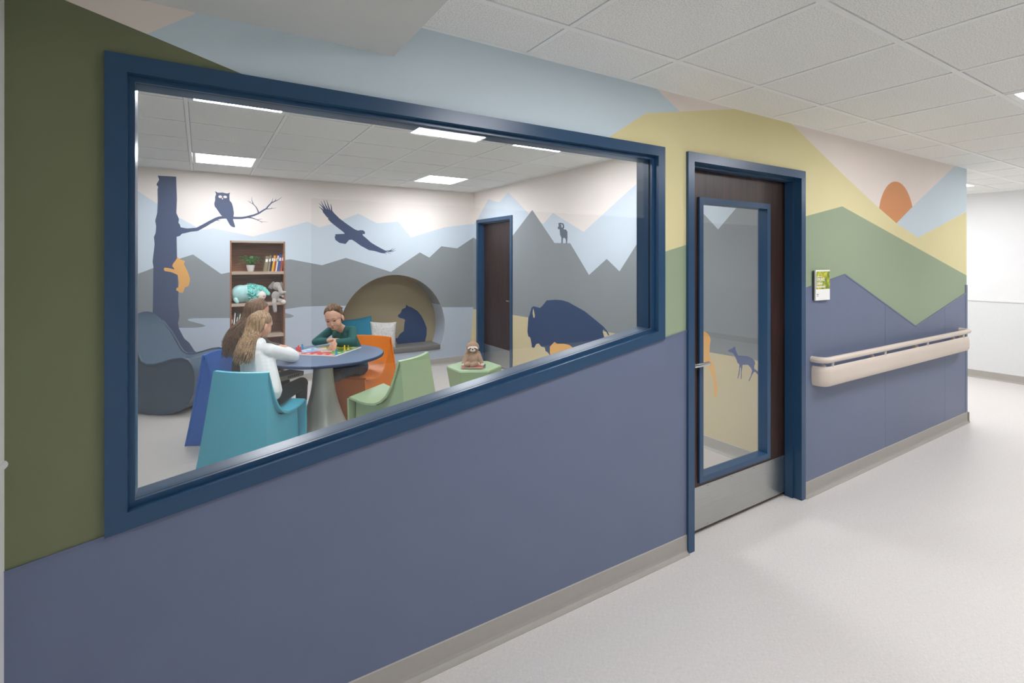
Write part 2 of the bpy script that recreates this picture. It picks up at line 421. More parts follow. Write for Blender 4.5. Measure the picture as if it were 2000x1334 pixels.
for x in (LX0 + 0.09, LX0 + 0.25, 2.75, 2.98, LX1 - 0.03):
    for z in (0.035, 0.255): MB().lathe([(0.005, 0), (0.004, 0.002), (0.0, 0.0025)], 8).build('screw', M_chrome, leaf).matrix_local = Matrix.Translation((x, LY - 0.002, z)) @ Euler((math.pi / 2, 0, 0)).to_matrix().to_4x4()
lv = MB().lathe([(0.026, 0), (0.026, 0.008), (0.012, 0.01), (0.011, 0.045)], 20)
lv.box(-0.014, 0.125, -0.011, 0.011, 0.042, 0.060, 0.006)
lv = lv.build('lever_handle', M_chrome, leaf, angle=40); lv.matrix_local = Matrix.Translation((2.355, LY, 0.985)) @ Euler((math.pi / 2, 0, 0)).to_matrix().to_4x4()

# ================================================================== hall shell
def plain(name, label, m, *b):
    mb = MB()
    for q in b: mb.box(*q)
    return tag(mb.build(name, m), label, 'wall', kind='structure')
wl = plain('wall_left', 'white wall at the near end of the hall', M_white, (XL - 0.12, XL, YO, 0.2, 0, H + 0.1))
MB().tube([(XL, YO, 1.052), (XL, -0.004, 1.052)], 0.0085, 12, 1.25).build('chair_rail', M_white, wl)
plain('wall_added_lobby', 'slate grey wall across the added lobby, dark to dim window reflections', paint('added_slate_wall', '#5f6670'), (XL - 0.12, XF + 0.1, YO - 0.1, YO, 0, H + 0.1))  # lobby wall is made up, kept dark so the window reflects less of it
plain('wall_hall_stub', 'white wall stub across the hall from the window', M_white, (XL, 0.82, YH - 0.12, YH, 0, H + 0.02))
plain('wall_added_header', 'white added header hiding the lobby lights from the window', M_white, (0.82, XF, YH - 0.12, YH, 2.13, H + 0.02))  # added to hide the lobby lights from the window's reflection
wf = plain('wall_far', 'white wall of the crossing corridor with a pale chair rail', M_white, (XF, XF + 0.12, YO, 3.6, 0, H + 0.1))
MB().box(XF - 0.016, XF, YO, 3.5, 1.025, 1.055, 0.006).build('chair_rail', M_white, wf)
M_wains = mat('pale_grey_wall_panel', '#dcdedd', 0.4, var=0.01)
yy = 3.5
while yy > YO + 0.1:
    y0 = max(YO, yy - 1.21); MB().box(XF - 0.004, XF, y0 + 0.0015, yy - 0.0015, BZ, 1.025).build('wainscot_panel', M_wains, wf); yy = y0
plain('wall_corridor', 'white side wall of the crossing corridor', M_white, (XE - 0.125, XE - 0.001, 0.13, 3.6, 0, H + 0.1))
plain('wall_corridor_end', 'white end wall of the crossing corridor', M_white, (XE - 0.1, XF + 0.1, 3.5, 3.62, 0, H + 0.1))

# ================================================================== ceilings
TILE_MESH = {}
def ceiling(name, label, x0, x1, y0, y1, gx, gy, z, lights, lamp, light_labels, skip=None):
    root = MB().box(x0 - 0.05, x1 + 0.05, y0 - 0.05, y1 + 0.05, z + 0.03, z + 0.09).build(name, M_core)
    tag(root, label, 'ceiling', kind='structure')
    xs = [gx + T * k for k in range(-12, 16) if x0 + 0.03 < gx + T * k < x1 - 0.03]
    ys = [gy + T * k for k in range(-12, 16) if y0 + 0.03 < gy + T * k < y1 - 0.03]
    bx, by = [x0] + xs + [x1], [y0] + ys + [y1]
    for x in xs: MB().box(x - 0.012, x + 0.012, y0, y1, z + 0.0008, z + 0.03).build('cross_tee', M_tee, root)
    for y in ys: MB().box(x0, x1, y - 0.0121, y + 0.0121, z, z + 0.0292).build('main_tee', M_tee, root)
    for a, b, c, d in ((x0, x1, y0, y0 + .02), (x0, x1, y1 - .02, y1), (x0, x0 + .02, y0, y1), (x1 - .02, x1, y0, y1)):
        MB().box(a, b, c, d, z + 0.0015, z + 0.006).build('wall_angle', M_tee, root)
    for i in range(len(bx) - 1):
        for j in range(len(by) - 1):
            a, b, c, d = bx[i], bx[i + 1], by[j], by[j + 1]
            if skip and skip((a + b) / 2, (c + d) / 2): continue
            hit = next((k for k, (lx, ly) in enumerate(lights) if a < lx < b and c < ly < d), None)
            if hit is not None:
                t = thing('ceiling_light', light_labels[hit], 'ceiling light', ((a + b) / 2, (c + d) / 2, z), 0, 'square recessed ceiling lights')
                w, v = (b - a) / 2 - 0.014, (d - c) / 2 - 0.014
                f = MB()
                for q in ((-w, w, -v, -v + .03), (-w, w, v - .03, v), (-w, -w + .03, -v + .03, v - .03), (w - .03, w, -v + .03, v - .03)): f.box(*q, -0.001, 0.02)
                f.build('frame', M_tee, t)
                MB().box(-w + .03, w - .03, -v + .03, v - .03, 0.006, 0.012).build('diffuser', lamp, t)
                continue
            key = (round(b - a, 3), round(d - c, 3))
            if key not in TILE_MESH:
                w, v = (b - a) / 2 - 0.0147, (d - c) / 2 - 0.0147
                if w < 0.005 or v < 0.005: continue
                m_ = MB().box(-w, w, -v, v, 0.0, 0.018, 0.0015, 1); m_.bm.normal_update()
                me = bpy.data.meshes.new('ceiling_tile'); m_.bm.to_mesh(me); m_.bm.free(); me.materials.append(M_tile); TILE_MESH[key] = me
            o = link('ceiling_tile', TILE_MESH[key], None, root); o.location = ((a + b) / 2, (c + d) / 2, z + 0.003)
    return root
SX = 0.607
hl = [(GX0 + 0.3 + T * 4 * k, -1.2) for k in range(0, 3)] + [(7.59, 0.6), (7.59, 2.6)]
ceiling('ceiling', 'white acoustic tile ceiling of the hall', SX - 0.3, XF, YH, 0.0, GX0, GY0, H, hl[:3], M_hall_lamp,
        ['recessed ceiling light of the hall nearest the window wall', 'recessed ceiling light of the hall at the right picture edge', 'recessed ceiling light at the end of the hall'])
ceiling('ceiling', 'white acoustic tile ceiling of the crossing corridor', XE, XF, 0.0, 3.5, GX0, GY0, H, hl[3:], M_hall_lamp,
        ['recessed ceiling light of the crossing corridor beside the mural wall end', 'recessed ceiling light deep in the crossing corridor'])
added_lobby_lights = [(GX0 + 0.3 + T * 4 * k, GY0 - T * (6.5 + 3 * j)) for k in (0, 1, 2) for j in (0,)]  # unseen made-up lobby; its lamps are added to brighten the hall
ceiling('ceiling', 'white acoustic tile ceiling of the added lobby', XL, XF, YO, YH, GX0, GY0, H, added_lobby_lights, M_hall_lamp, ['added recessed lobby ceiling light facing the window', 'added recessed lobby ceiling light facing the handrail', 'added recessed lobby ceiling light at the corridor end'])
rl = [(RX0 + 0.3, RY0 + 0.3), (RX0 + 0.3, RY0 + T * 4 + 0.3), (RX0 + 0.3 + 4 * T, RY0 + 0.3), (RX0 + 0.3 + 4 * T, RY0 + T * 4 + 0.3)]
ceiling('ceiling', 'white acoustic tile ceiling of the playroom', XPL, XR, WT, YB, RX0, RY0, HR, rl, M_room_lamp,
        ['recessed playroom ceiling light above the table, nearest the window', 'recessed playroom ceiling light in front of the tree mural',
         'recessed playroom ceiling light near the hall door', 'recessed playroom ceiling light near the corner with the brown door'])
sf = MB().box(XL, SX, YH, 0.0, 2.33, H + 0.08).build('soffit', M_soffit)
tag(sf, 'plain white dropped soffit above the window', 'soffit', kind='structure')
# ================================================================== playroom back wall
NX0, NX1, NZ0, NZ1, ND = 0.306, 0.920, 0.11, 1.809, 0.30          # shelf niche
NC, NR, NZB, NDP = (2.36, 0.585), 0.775, 0.235, 0.36               # round reading nook: centre, radius, bench underside, depth
backw = lambda a, b, o: (a, YB + o, b)
out_back = [(XPL, 0), (XR, 0), (XR, HR + 0.06), (XPL, HR + 0.06)]
niche = [(NX0, NZ0), (NX1, NZ0), (NX1, NZ1), (NX0, NZ1)]
a0 = math.asin((NZB - NC[1]) / NR)
nook = [(NC[0] + NR * math.cos(w), NC[1] + NR * math.sin(w)) for w in [a0 + (math.pi - 2 * a0) * k / 48 for k in range(49)]]
wb = slab(out_back, [niche, nook], backw, 0.0015, 0.02).build('wall_back', M_core)
tag(wb, 'playroom back wall with mountain lake mural, shelf niche and round nook', 'wall', kind='structure')
B = lambda l: back2(l)
C = lambda x, y, k, l: back2(crop(x, y, k, l))
trunk = B([(308, 343), (310.8, 351), (305.4, 360.4), (309, 365), (307.6, 370), (308, 391.6), (307, 416), (303, 431.4), (305, 441.6), (304, 455), (300.5, 463), (302, 476.6), (298, 511.5), (299.6, 521), (298.5, 605), (296, 640), (286, 672), (268, 698), (395, 698),
           (390, 692), (379.7, 685), (369.7, 669.5), (359.7, 661), (349.8, 642), (347.6, 631), (350.5, 618), (348, 592.6), (348.4, 572.6), (345.8, 502), (345, 462.5), (351, 461), (357, 455), (357, 446), (353.5, 446), (351.5, 439), (348.5, 435), (349.7, 428), (344.5, 416), (345.7, 389), (344, 345)])
br = lambda l, a, b: strip(C(400, 360, 0.08, l), a * 0.00046, b * 0.00046)
branches = [br([(-620, 1140), (-300, 1110), (-190, 1100), (0, 1000), (110, 935), (270, 850), (360, 815), (470, 805), (600, 815), (760, 822), (900, 822), (1020, 802), (1200, 755), (1320, 705), (1420, 640), (1500, 595), (1560, 520), (1630, 450)], 95, 28),
            br([(-640, 1130), (-480, 1130), (-300, 1120)], 190, 60),
            br([(1620, 455), (1720, 410), (1800, 375), (1885, 310)], 30, 4), br([(1625, 455), (1650, 400), (1660, 340)], 20, 4), br([(1700, 420), (1725, 380), (1738, 340)], 16, 4),
            br([(1490, 602), (1600, 598), (1745, 578)], 24, 4), br([(1610, 595), (1650, 555)], 12, 4),
            br([(1315, 700), (1295, 640), (1255, 560), (1190, 490), (1120, 450), (1045, 400)], 34, 4), br([(1185, 485), (1150, 400), (1145, 310)], 22, 4), br([(1115, 450), (1095, 405)], 12, 4),
            br([(1040, 805), (1150, 820), (1250, 855), (1370, 910), (1530, 922)], 34, 4), br([(1290, 865), (1400, 845)], 16, 4), br([(1360, 905), (1410, 945)], 14, 4), br([(270, 868), (340, 890), (385, 868)], 22, 6)]
owl = C(400, 360, 0.08, [(250, 165), (320, 205), (430, 200), (540, 225), (620, 205), (600, 250), (605, 390), (660, 460), (685, 540), (712, 700), (700, 800), (690, 860), (740, 1020), (730, 1055), (650, 1030), (610, 990), (520, 830), (400, 760), (330, 660), (270, 570), (250, 560), (228, 480), (255, 380), (250, 310), (275, 240)])
owl_eyes = [oval(C(400, 360, 0.08, [(378, 303)])[0], 0.0195, 0.0165), oval(C(400, 360, 0.08, [(498, 308)])[0], 0.0195, 0.0155), oval(C(400, 360, 0.08, [(433, 350)])[0], 0.006, 0.0105)]
EG = lambda l: C(600, 370, 0.10493, l)
eg = lambda l, a, b: strip(EG(l), a * 0.0006, b * 0.0006)
eagle = [EG([(285, 385), (290, 420), (370, 520), (395, 530), (385, 550), (440, 610), (540, 690), (670, 790), (700, 825), (520, 835), (525, 860), (510, 885), (525, 940), (600, 995), (715, 1015), (780, 940), (830, 935), (880, 965), (1000, 1050), (1150, 1130), (1250, 1145), (1380, 1185), (1435, 1190), (1460, 1165), (1500, 1150), (1460, 1140), (1400, 1110), (1290, 1050), (1190, 990), (1090, 900), (1040, 860), (1030, 832), (1076, 828), (1074, 790), (1045, 762), (1000, 757), (940, 765), (880, 740), (720, 630), (600, 540), (500, 440), (465, 395), (330, 360)]),
         eg([(455, 410), (450, 330), (438, 262)], 34, 4), eg([(425, 400), (390, 300), (360, 195)], 36, 4), eg([(390, 390), (340, 290), (307, 190)], 36, 4), eg([(350, 385), (300, 300), (250, 215)], 36, 4),
         eg([(335, 390), (275, 310), (213, 252)], 34, 4), eg([(310, 400), (265, 355), (212, 316)], 34, 4),
         eg([(1440, 1155), (1540, 1140), (1605, 1090)], 30, 4), eg([(1500, 1150), (1590, 1135), (1642, 1092)], 24, 4), eg([(1510, 1155), (1590, 1155), (1650, 1135)], 22, 4), eg([(1440, 1165), (1500, 1175), (1560, 1195)], 20, 4), eg([(1430, 1175), (1480, 1208)], 20, 4)]
CB = lambda l: C(280, 500, 0.1424, l)
cub = CB([(470, 15), (500, 45), (575, 70), (555, 110), (610, 220), (640, 310), (630, 390), (605, 420), (570, 430), (545, 500), (505, 505), (480, 485), (450, 470), (455, 440), (480, 430), (490, 360), (470, 260), (440, 245), (380, 220), (290, 205), (280, 180), (290, 160), (350, 165), (425, 185), (420, 165), (395, 140), (410, 100), (440, 65)])
L_back = [
    dict(name='beige_sky', m=M_rbeige, polys=[out_back]),
    dict(name='pale_blue_mountain', m=M_rsky, polys=[B([(-300, 450), (-80, 400), (150, 300), (269, 373), (307, 398), (349, 424.5), (383, 443), (395, 449), (417, 445.5), (494, 462), (550, 447), (600.6, 433), (624, 444), (645, 438.6), (700, 417), (736, 436), (778, 433), (803, 463.5), (868, 444), (926, 437), (960, 420), (960, 760), (-300, 900)])]),
    dict(name='grey_mountain', m=M_rgrey, polys=[B([(-300, 520), (-60, 600), (150, 560), (269, 535), (298, 524), (353, 504.5), (377, 497), (432, 535), (448, 532), (500, 515), (567, 506.4), (629, 518), (675.5, 503.6), (763.5, 531), (820, 493), (838.5, 503), (862, 481), (893, 485), (924.5, 464), (960, 482), (960, 760), (-300, 900)])]),
    dict(name='lake', m=M_rlake, polys=[B([(366, 624), (370, 622.6), (380, 621.6), (448, 621), (500, 616), (558, 604), (590.5, 599), (635, 597.5), (700, 597), (869, 600), (960, 600), (960, 760), (-300, 900), (-300, 680), (150, 648), (349, 640.4), (383, 640), (396, 638.4), (402, 636.6), (396, 633.6), (384, 630.5), (370, 627)])]),
    dict(name='grey_island', m=M_rgrey, polys=[B([(540, 610), (557, 611.5), (568, 614), (574.5, 617.5), (568, 620.5), (557, 621.5), (540, 621.5)])]),
    dict(name='tan_bank', m=M_tan, polys=[B([(925.5, 601), (960, 601), (960, 760), (912, 760), (919, 668)])]),
    dict(name='navy_tree', m=M_navy, polys=[trunk] + branches),
    dict(name='orange_bear_cub', m=M_cub, polys=[cub]),
    dict(name='navy_owl', m=M_navy, polys=[owl]),
    dict(name='owl_face', m=M_rbeige, polys=owl_eyes),
    dict(name='navy_eagle', m=M_navy, polys=eagle),
]
for L, mb in partition(out_back, [niche, nook], L_back, backw): mural_label(mb.build(L['name'], L['m'], wb))
# round nook
def lip(lst, y0, y1):
    n = len(lst); return [(x, y0, z) for x, z in lst] + [(x, y1, z) for x, z in lst], [(i, (i + 1) % n, n + (i + 1) % n, n + i) for i in range(n)]
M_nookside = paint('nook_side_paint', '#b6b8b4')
sides = nook[:]                                                     # inner cylinder: lake blue low on the right, tan elsewhere
def arc(a, b, m, nm):
    q = [(NC[0] + NR * math.cos(a + (b - a) * k / 30), NC[1] + NR * math.sin(a + (b - a) * k / 30)) for k in range(31)]
    o = [(NC[0] + (NR + .02) * math.cos(a + (b - a) * k / 30), NC[1] + (NR + .02) * math.sin(a + (b - a) * k / 30)) for k in range(31)]
    vs = [(x, YB + 0.002, z) for x, z in q] + [(x, YB + NDP, z) for x, z in q] + [(x, YB + 0.002, z) for x, z in o] + [(x, YB + NDP, z) for x, z in o]; n = 31; fs = []
    for i in range(n - 1):
        fs += [(i, i + 1, n + i + 1, n + i), (2 * n + i, 3 * n + i, 3 * n + i + 1, 2 * n + i + 1), (n + i, n + i + 1, 3 * n + i + 1, 3 * n + i), (i, 2 * n + i, 2 * n + i + 1, i + 1)]
    fs += [(0, n, 3 * n, 2 * n), (n - 1, 3 * n - 1, 4 * n - 1, 2 * n - 1)]
    MB().faces(vs, fs).build(nm, m, wb, angle=40)
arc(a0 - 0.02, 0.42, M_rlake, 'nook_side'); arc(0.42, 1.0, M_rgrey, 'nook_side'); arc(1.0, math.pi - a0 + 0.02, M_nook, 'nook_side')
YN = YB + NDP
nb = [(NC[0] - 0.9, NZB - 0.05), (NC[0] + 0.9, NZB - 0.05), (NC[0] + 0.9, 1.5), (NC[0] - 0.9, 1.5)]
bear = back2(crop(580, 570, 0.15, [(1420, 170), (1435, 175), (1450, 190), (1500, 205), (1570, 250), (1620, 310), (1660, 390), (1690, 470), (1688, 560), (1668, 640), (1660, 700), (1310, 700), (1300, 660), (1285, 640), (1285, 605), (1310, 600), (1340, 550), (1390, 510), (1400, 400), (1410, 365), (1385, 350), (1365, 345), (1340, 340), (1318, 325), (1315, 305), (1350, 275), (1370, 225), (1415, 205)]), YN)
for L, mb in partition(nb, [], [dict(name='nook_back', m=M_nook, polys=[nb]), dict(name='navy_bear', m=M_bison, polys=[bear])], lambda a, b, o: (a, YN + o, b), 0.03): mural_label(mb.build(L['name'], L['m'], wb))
# bench below: closed wall, deck, cushion
MB().box(NC[0] - 0.78, NC[0] + 0.78, YB + 0.02, YN, NZB - 0.06, NZB).build('nook_deck', M_rlake, wb)
M_bench = mat('charcoal_bench_vinyl', '#74716d', 0.55, var=0.08, scale=60, bump=0.1, bscale=300)
bw = math.sqrt(NR ** 2 - (NZB + 0.08 - NC[1]) ** 2) - 0.03
cu = MB().box(-bw, bw, -0.015, NDP - 0.01, 0.0, 0.078, 0.014, 3).build('bench_cushion', M_bench, angle=50); cu.location = (NC[0], YB, NZB)
tag(cu, 'charcoal grey bench cushion in the round nook', 'cushion')

# shelf niche
M_case = wood('walnut_shelf_case', '#86593f', '#a87455', 0, 0.45); M_shelf = wood('ash_shelf_edge', '#a8937f', '#c2ae9a', 0, 0.5)
M_hollow = wood('dark_shelf_back', '#54392f', '#6d4a3c', 0, 0.5)
bk = empty('built_in_shelf', (NX0, YB, NZ0)); tag(bk, 'built in walnut shelf set into the grey mural wall', 'shelf')
w_, h_ = NX1 - NX0, NZ1 - NZ0
MB().box(0, w_, ND - 0.02, ND, 0, h_).build('back_panel', M_case, bk)
MB().box(0, 0.018, 0, ND - 0.02, 0, h_).build('side_panel', M_case, bk); MB().box(w_ - 0.018, w_, 0, ND - 0.02, 0, h_).build('side_panel', M_case, bk)
MB().box(0.018, w_ - 0.018, 0, ND - 0.02, h_ - 0.022, h_).build('top_panel', M_shelf, bk)
SHELF = [1.431, 1.041, 0.641, 0.25]
for z in SHELF: MB().box(0.018, w_ - 0.018, 0.0, ND - 0.02, z - 0.037 - NZ0, z - NZ0, 0.002, 1).build('shelf_board', M_shelf, bk)

# ================================================================== playroom right wall
rightw = lambda a, b, o: (XR + o, a, b)
out_right = [(WT, 0), (YB, 0), (YB, HR + 0.06), (WT, HR + 0.06)]
PD = (3.99, 5.017, 2.185)
pd_hole = [(PD[0] + .02, -0.5), (PD[1] - .02, -0.5), (PD[1] - .02, PD[2] - .02), (PD[0] + .02, PD[2] - .02)]
wr = slab(out_right, [pd_hole], rightw, 0.0015, 0.12).build('wall_right', M_core)
tag(wr, 'playroom right wall with peaks and bison mural', 'wall', kind='structure')
R = right2
RC = lambda x, y, k, l: right2(crop(x, y, k, l))
bison = RC(1000, 370, 0.2549, [(265, 850), (330, 845), (380, 848), (430, 862), (560, 935), (640, 1000), (700, 1050), (730, 1085), (745, 1115), (738, 1120), (722, 1092), (700, 1072), (695, 1085), (706, 1130), (720, 1170), (715, 1300), (735, 1420), (700, 1420), (670, 1300), (640, 1220), (560, 1215), (470, 1240), (440, 1290), (430, 1420), (395, 1420), (400, 1290), (330, 1285), (320, 1420), (285, 1420), (290, 1290), (285, 1262), (270, 1245), (258, 1240), (250, 1210), (225, 1205), (205, 1180), (185, 1185), (170, 1215), (152, 1210), (150, 1185), (140, 1135), (125, 1125), (118, 1090), (125, 985), (135, 960), (150, 905), (165, 895), (185, 900), (215, 908), (235, 890)])
horn = RC(1000, 370, 0.2549, [(162, 910), (168, 930), (175, 965), (172, 985), (163, 980), (158, 950)])
calf = RC(1000, 370, 0.2549, [(290, 1250), (290, 1205), (325, 1168), (345, 1182), (400, 1183), (440, 1192), (470, 1215), (560, 1240), (620, 1330), (300, 1330)])
goat = RC(1000, 370, 0.2549, [(355, 258), (375, 255), (395, 262), (402, 285), (395, 305), (415, 308), (425, 325), (425, 370), (422, 414), (414, 414), (412, 385), (405, 372), (392, 372), (388, 414), (378, 414), (378, 370), (368, 345), (365, 305), (355, 305), (348, 290), (357, 285), (357, 268)])
gap = RC(1000, 370, 0.2549, [(372, 268), (385, 268), (390, 282), (384, 293), (378, 290), (380, 278)])
DF = lambda l: RC(1340, 640, 0.12, l)
deer = DF([(235, 40), (290, 55), (345, 90), (385, 140), (400, 190), (385, 300), (380, 440), (400, 510), (455, 610), (470, 720), (500, 900), (515, 1030), (495, 1090), (490, 1130), (445, 1125), (460, 1050), (450, 920), (430, 800), (390, 700), (340, 600), (320, 560), (290, 600), (285, 660), (245, 790), (215, 900), (190, 1060), (150, 1060), (180, 880), (215, 700), (200, 560), (-60, 500), (-380, 470), (-400, 820), (-440, 820), (-450, 420), (-520, 200), (-600, -60), (-520, -80), (-430, 60), (-200, 60)])
fawn = DF([(680, 372), (720, 350), (765, 330), (770, 310), (805, 318), (800, 345), (820, 400), (850, 455), (900, 455), (1000, 465), (1070, 495), (1120, 550), (1125, 590), (1110, 620), (1110, 665), (1165, 710), (1190, 790), (1205, 830), (1207, 910), (1185, 910), (1190, 870), (1165, 760), (1120, 715), (1090, 740), (1060, 800), (1030, 868), (1015, 865), (1050, 790), (1075, 700), (1050, 650), (1010, 605), (920, 605), (905, 720), (908, 790), (900, 838), (888, 835), (893, 790), (893, 660), (880, 640), (868, 760), (855, 800), (845, 828), (835, 825), (848, 780), (862, 680), (868, 600), (835, 570), (820, 520), (780, 440), (755, 410), (720, 402), (690, 390)])
L_right = [
    dict(name='beige_sky', m=M_rbeige, polys=[out_right]),
    dict(name='pale_blue_mountain', m=M_rsky, polys=[R([(900, 446), (925, 438), (932.5, 429), (953.5, 389), (974.5, 395.5), (993, 375.5), (1032, 416.5), (1061, 437.5), (1080, 416), (1140, 453), (1231, 370), (1330, 285), (1600, 180), (1600, 900), (900, 760)])]),
    dict(name='grey_mountain', m=M_rgrey, polys=[R([(900, 470), (925, 464), (932, 469), (965, 490), (1000, 462), (1039.5, 410), (1083, 474.5), (1113.5, 475), (1150.4, 537), (1185, 505.6), (1210, 530), (1241, 481), (1318, 355), (1370, 413), (1402.6, 448), (1439, 405), (1540, 290), (1600, 320), (1600, 900), (900, 760)])]),
    dict(name='tan_ground', m=M_tan, polys=[R([(900, 600), (1001, 615), (1030.6, 620), (1110, 634), (1199, 651), (1300, 672), (1385.6, 688), (1484.6, 705.4), (1640, 735), (1640, 1100), (1370, 1000), (900, 800)])]),
    dict(name='navy_bison', m=M_bison, polys=[bison]), dict(name='bison_horn', m=M_tan, polys=[horn]), dict(name='orange_calf', m=M_deer, polys=[calf]),
    dict(name='grey_mountain_goat', m=M_goat, polys=[goat]), dict(name='goat_horn_gap', m=M_rsky, polys=[gap]),
    dict(name='orange_deer', m=M_deer, polys=[deer]), dict(name='blue_fawn', m=M_fawn, polys=[fawn]),
]
for L, mb in partition(out_right, [pd_hole], L_right, rightw): mural_label(mb.build(L['name'], L['m'], wr))
pd = empty('door_2', (0, 0, 0)); tag(pd, 'plain dark walnut door with steel kick plate in the playroom corner', 'door', kind='structure')
door_frame(PD[0], PD[1], PD[2], 0.0, 0.135, 0.05, pd, lambda x, y, z: (XR + y, x, z))
lf = MB().box(XR + 0.092, XR + 0.134, PD[0] + 0.054, PD[1] - 0.054, 0.012, PD[2] - 0.054).build('leaf', M_door, pd)
MB().box(XR + 0.090, XR + 0.092, PD[0] + 0.07, PD[1] - 0.07, 0.02, 0.29).build('kick_plate', M_steel, lf)
k2 = MB().lathe([(0.026, 0), (0.026, 0.008), (0.012, 0.01), (0.011, 0.045)], 16); k2.box(-0.014, 0.115, -0.011, 0.011, 0.042, 0.060, 0.006)
k2 = k2.build('lever_handle', M_chrome, lf, angle=40); k2.matrix_local = Matrix.Translation((XR + 0.09, PD[0] + 0.11, 1.0)) @ Matrix(((0, 0, -1, 0), (1, 0, 0, 0), (0, 1, 0, 0), (0, 0, 0, 1)))
plain('wall_playroom_left', 'grey playroom wall beyond the window edge', M_rgrey, (XPL - 0.1, XPL, WT, YB, 0, HR + 0.1))
plain('wall_behind_door', 'dark closet wall behind the brown playroom door', M_core, (XR + 0.14, XR + 0.2, 3.7, 5.1, 0, HR + 0.1))
plain('wall_hall_side', 'beige playroom side of the mural wall left of the hall', M_core, (XPL, XL, 0.0, WT, 0, HR + 0.1))
plain('wall_above', 'plaster band closing the ceiling step above the mural wall', M_core, (XPL, XE, 0.03, WT - 0.001, H + 0.06, HR + 0.12))
# ================================================================== handrail and poster on the hall wall
M_rail = mat('beige_rail_vinyl', '#d9ccbe', 0.4, var=0.02, scale=4)
M_bracket = mat('pale_bracket', '#d8d2ca', 0.35)
hr = thing('handrail', 'beige handrail with wide bumper on the blue wall', 'handrail', (3.49, 0, 0))
def bar_path(x0, x1, r, depth):
    P = [(x0, 0.0)] + [(x0 + r - r * math.cos(a), -depth + r - r * math.sin(a)) for a in [math.pi / 2 * k / 6 for k in range(7)]]
    P += [(x1 - r + r * math.sin(a), -depth + r - r * math.cos(a)) for a in [math.pi / 2 * k / 6 for k in range(7)]] + [(x1, 0.0)]
    return P
RLEN = 2.64
MB().tube([(x, y, 0.912) for x, y in bar_path(0.0, RLEN, 0.06, 0.085)], 0.0205, 14).build('grip_rail', M_rail, hr, angle=50)
P = bar_path(0.0, RLEN, 0.07, 0.095)
prof = [(0.0, 0.0), (0.010, 0.012), (0.014, 0.04), (0.015, 0.065), (0.014, 0.095), (0.010, 0.12), (0.0, 0.132)]
vs, fs = [], []
for i, (x, y) in enumerate(P):
    a = Vector(P[max(i - 1, 0)]); b = Vector(P[min(i + 1, len(P) - 1)]); t = (b - a).normalized(); n = Vector((t.y, -t.x))
    for o, z in prof: vs.append((x + n.x * (o - 0.012), y + n.y * (o - 0.012), 0.735 + z))
k = len(prof)
for i in range(len(P) - 1):
    for j in range(k - 1): fs.append((i * k + j, (i + 1) * k + j, (i + 1) * k + j + 1, i * k + j + 1))
    fs.append((i * k + k - 1, (i + 1) * k + k - 1, (i + 1) * k, i * k))
MB().faces(vs, fs).build('bumper', M_rail, hr, angle=50)
for x in (0.105, 0.88, 1.66, 2.46):
    MB().tube([(x, -0.083, 0.85), (x + 0.012, -0.083, 0.90)], 0.0085, 8).build('post', M_bracket, hr)
    MB().lathe([(0.018, -0.09), (0.018, 0.0), (0.012, 0.012), (0.0, 0.014)], 12, (max(x - 0.12, 0.065), -0.045, 0.862)).build('bracket', M_rail, hr, angle=40)

po = thing('paper_notice', 'small printed notice with green leaf photo beside the hall door', 'notice', (3.60, 0, 1.30))
M_paper = mat('white_paper', '#f2f2ee', 0.7, var=0.01); M_ink = mat('grey_print', '#8d9290', 0.7)
M_photo = mat('leafy_photo_print', '#8f9a2a', 0.5)
nt = M_photo.node_tree; bs = nt.nodes['Principled BSDF']
tc = nt.nodes.new('ShaderNodeTexCoord'); ns = nt.nodes.new('ShaderNodeTexNoise'); ns.inputs['Scale'].default_value = 32; ns.inputs['Detail'].default_value = 3
nt.links.new(tc.outputs['Object'], ns.inputs['Vector'])
rp = nt.nodes.new('ShaderNodeValToRGB'); rp.color_ramp.elements[0].position = 0.3; rp.color_ramp.elements[1].position = 0.72
rp.color_ramp.elements[0].color = rgb('#55611c'); rp.color_ramp.elements[1].color = rgb('#ead24a')
e_ = rp.color_ramp.elements.new(0.5); e_.color = rgb('#93a52c'); nt.links.new(ns.outputs[0], rp.inputs[0]); nt.links.new(rp.outputs[0], bs.inputs['Base Color'])
PW = 0.092
MB().box(-PW - 0.008, PW - 0.01, -0.012, -0.004, 0.006, 0.204).build('backing', mat('dark_holder', '#3b3f3a', 0.6), po)
MB().box(-PW, PW, -0.022, -0.0125, 0.004, 0.210, 0.001, 1).build('sheet', M_paper, po)
MB().box(-PW + 0.006, PW - 0.003, -0.0226, -0.022, 0.080, 0.200).build('photo_print', M_photo, po)
def text(s, x, z, y, size, m, parent, bold=0.0):
    cu_ = bpy.data.curves.new('lettering', 'FONT'); cu_.body = s; cu_.size = size; cu_.offset = bold; cu_.extrude = 0.0002
    to = bpy.data.objects.new('lettering', cu_); COL.objects.link(to)
    me = bpy.data.meshes.new_from_object(to.evaluated_get(bpy.context.evaluated_depsgraph_get()))
    bpy.data.objects.remove(to); me.transform(Matrix.Translation((x, y, z)) @ Euler((math.pi / 2, 0, 0)).to_matrix().to_4x4())
    return link('lettering', me, m, parent)
for s_, z, sz in (('SPRING', 0.135, 0.030), ('School', 0.112, 0.026), ('Enrollment', 0.090, 0.024)): text(s_, -PW + 0.012, z, -0.0229, sz, M_paper, po, 0.0006)
MB().box(-PW + 0.012, -PW + 0.075, -0.0229, -0.0224, 0.162, 0.166).build('lettering_line', M_paper, po)
MB().box(-PW + 0.012, -PW + 0.034, -0.0226, -0.0219, 0.042, 0.048).box(-PW + 0.014, -PW + 0.030, -0.0226, -0.0219, 0.032, 0.037).build('logo', M_ink, po)

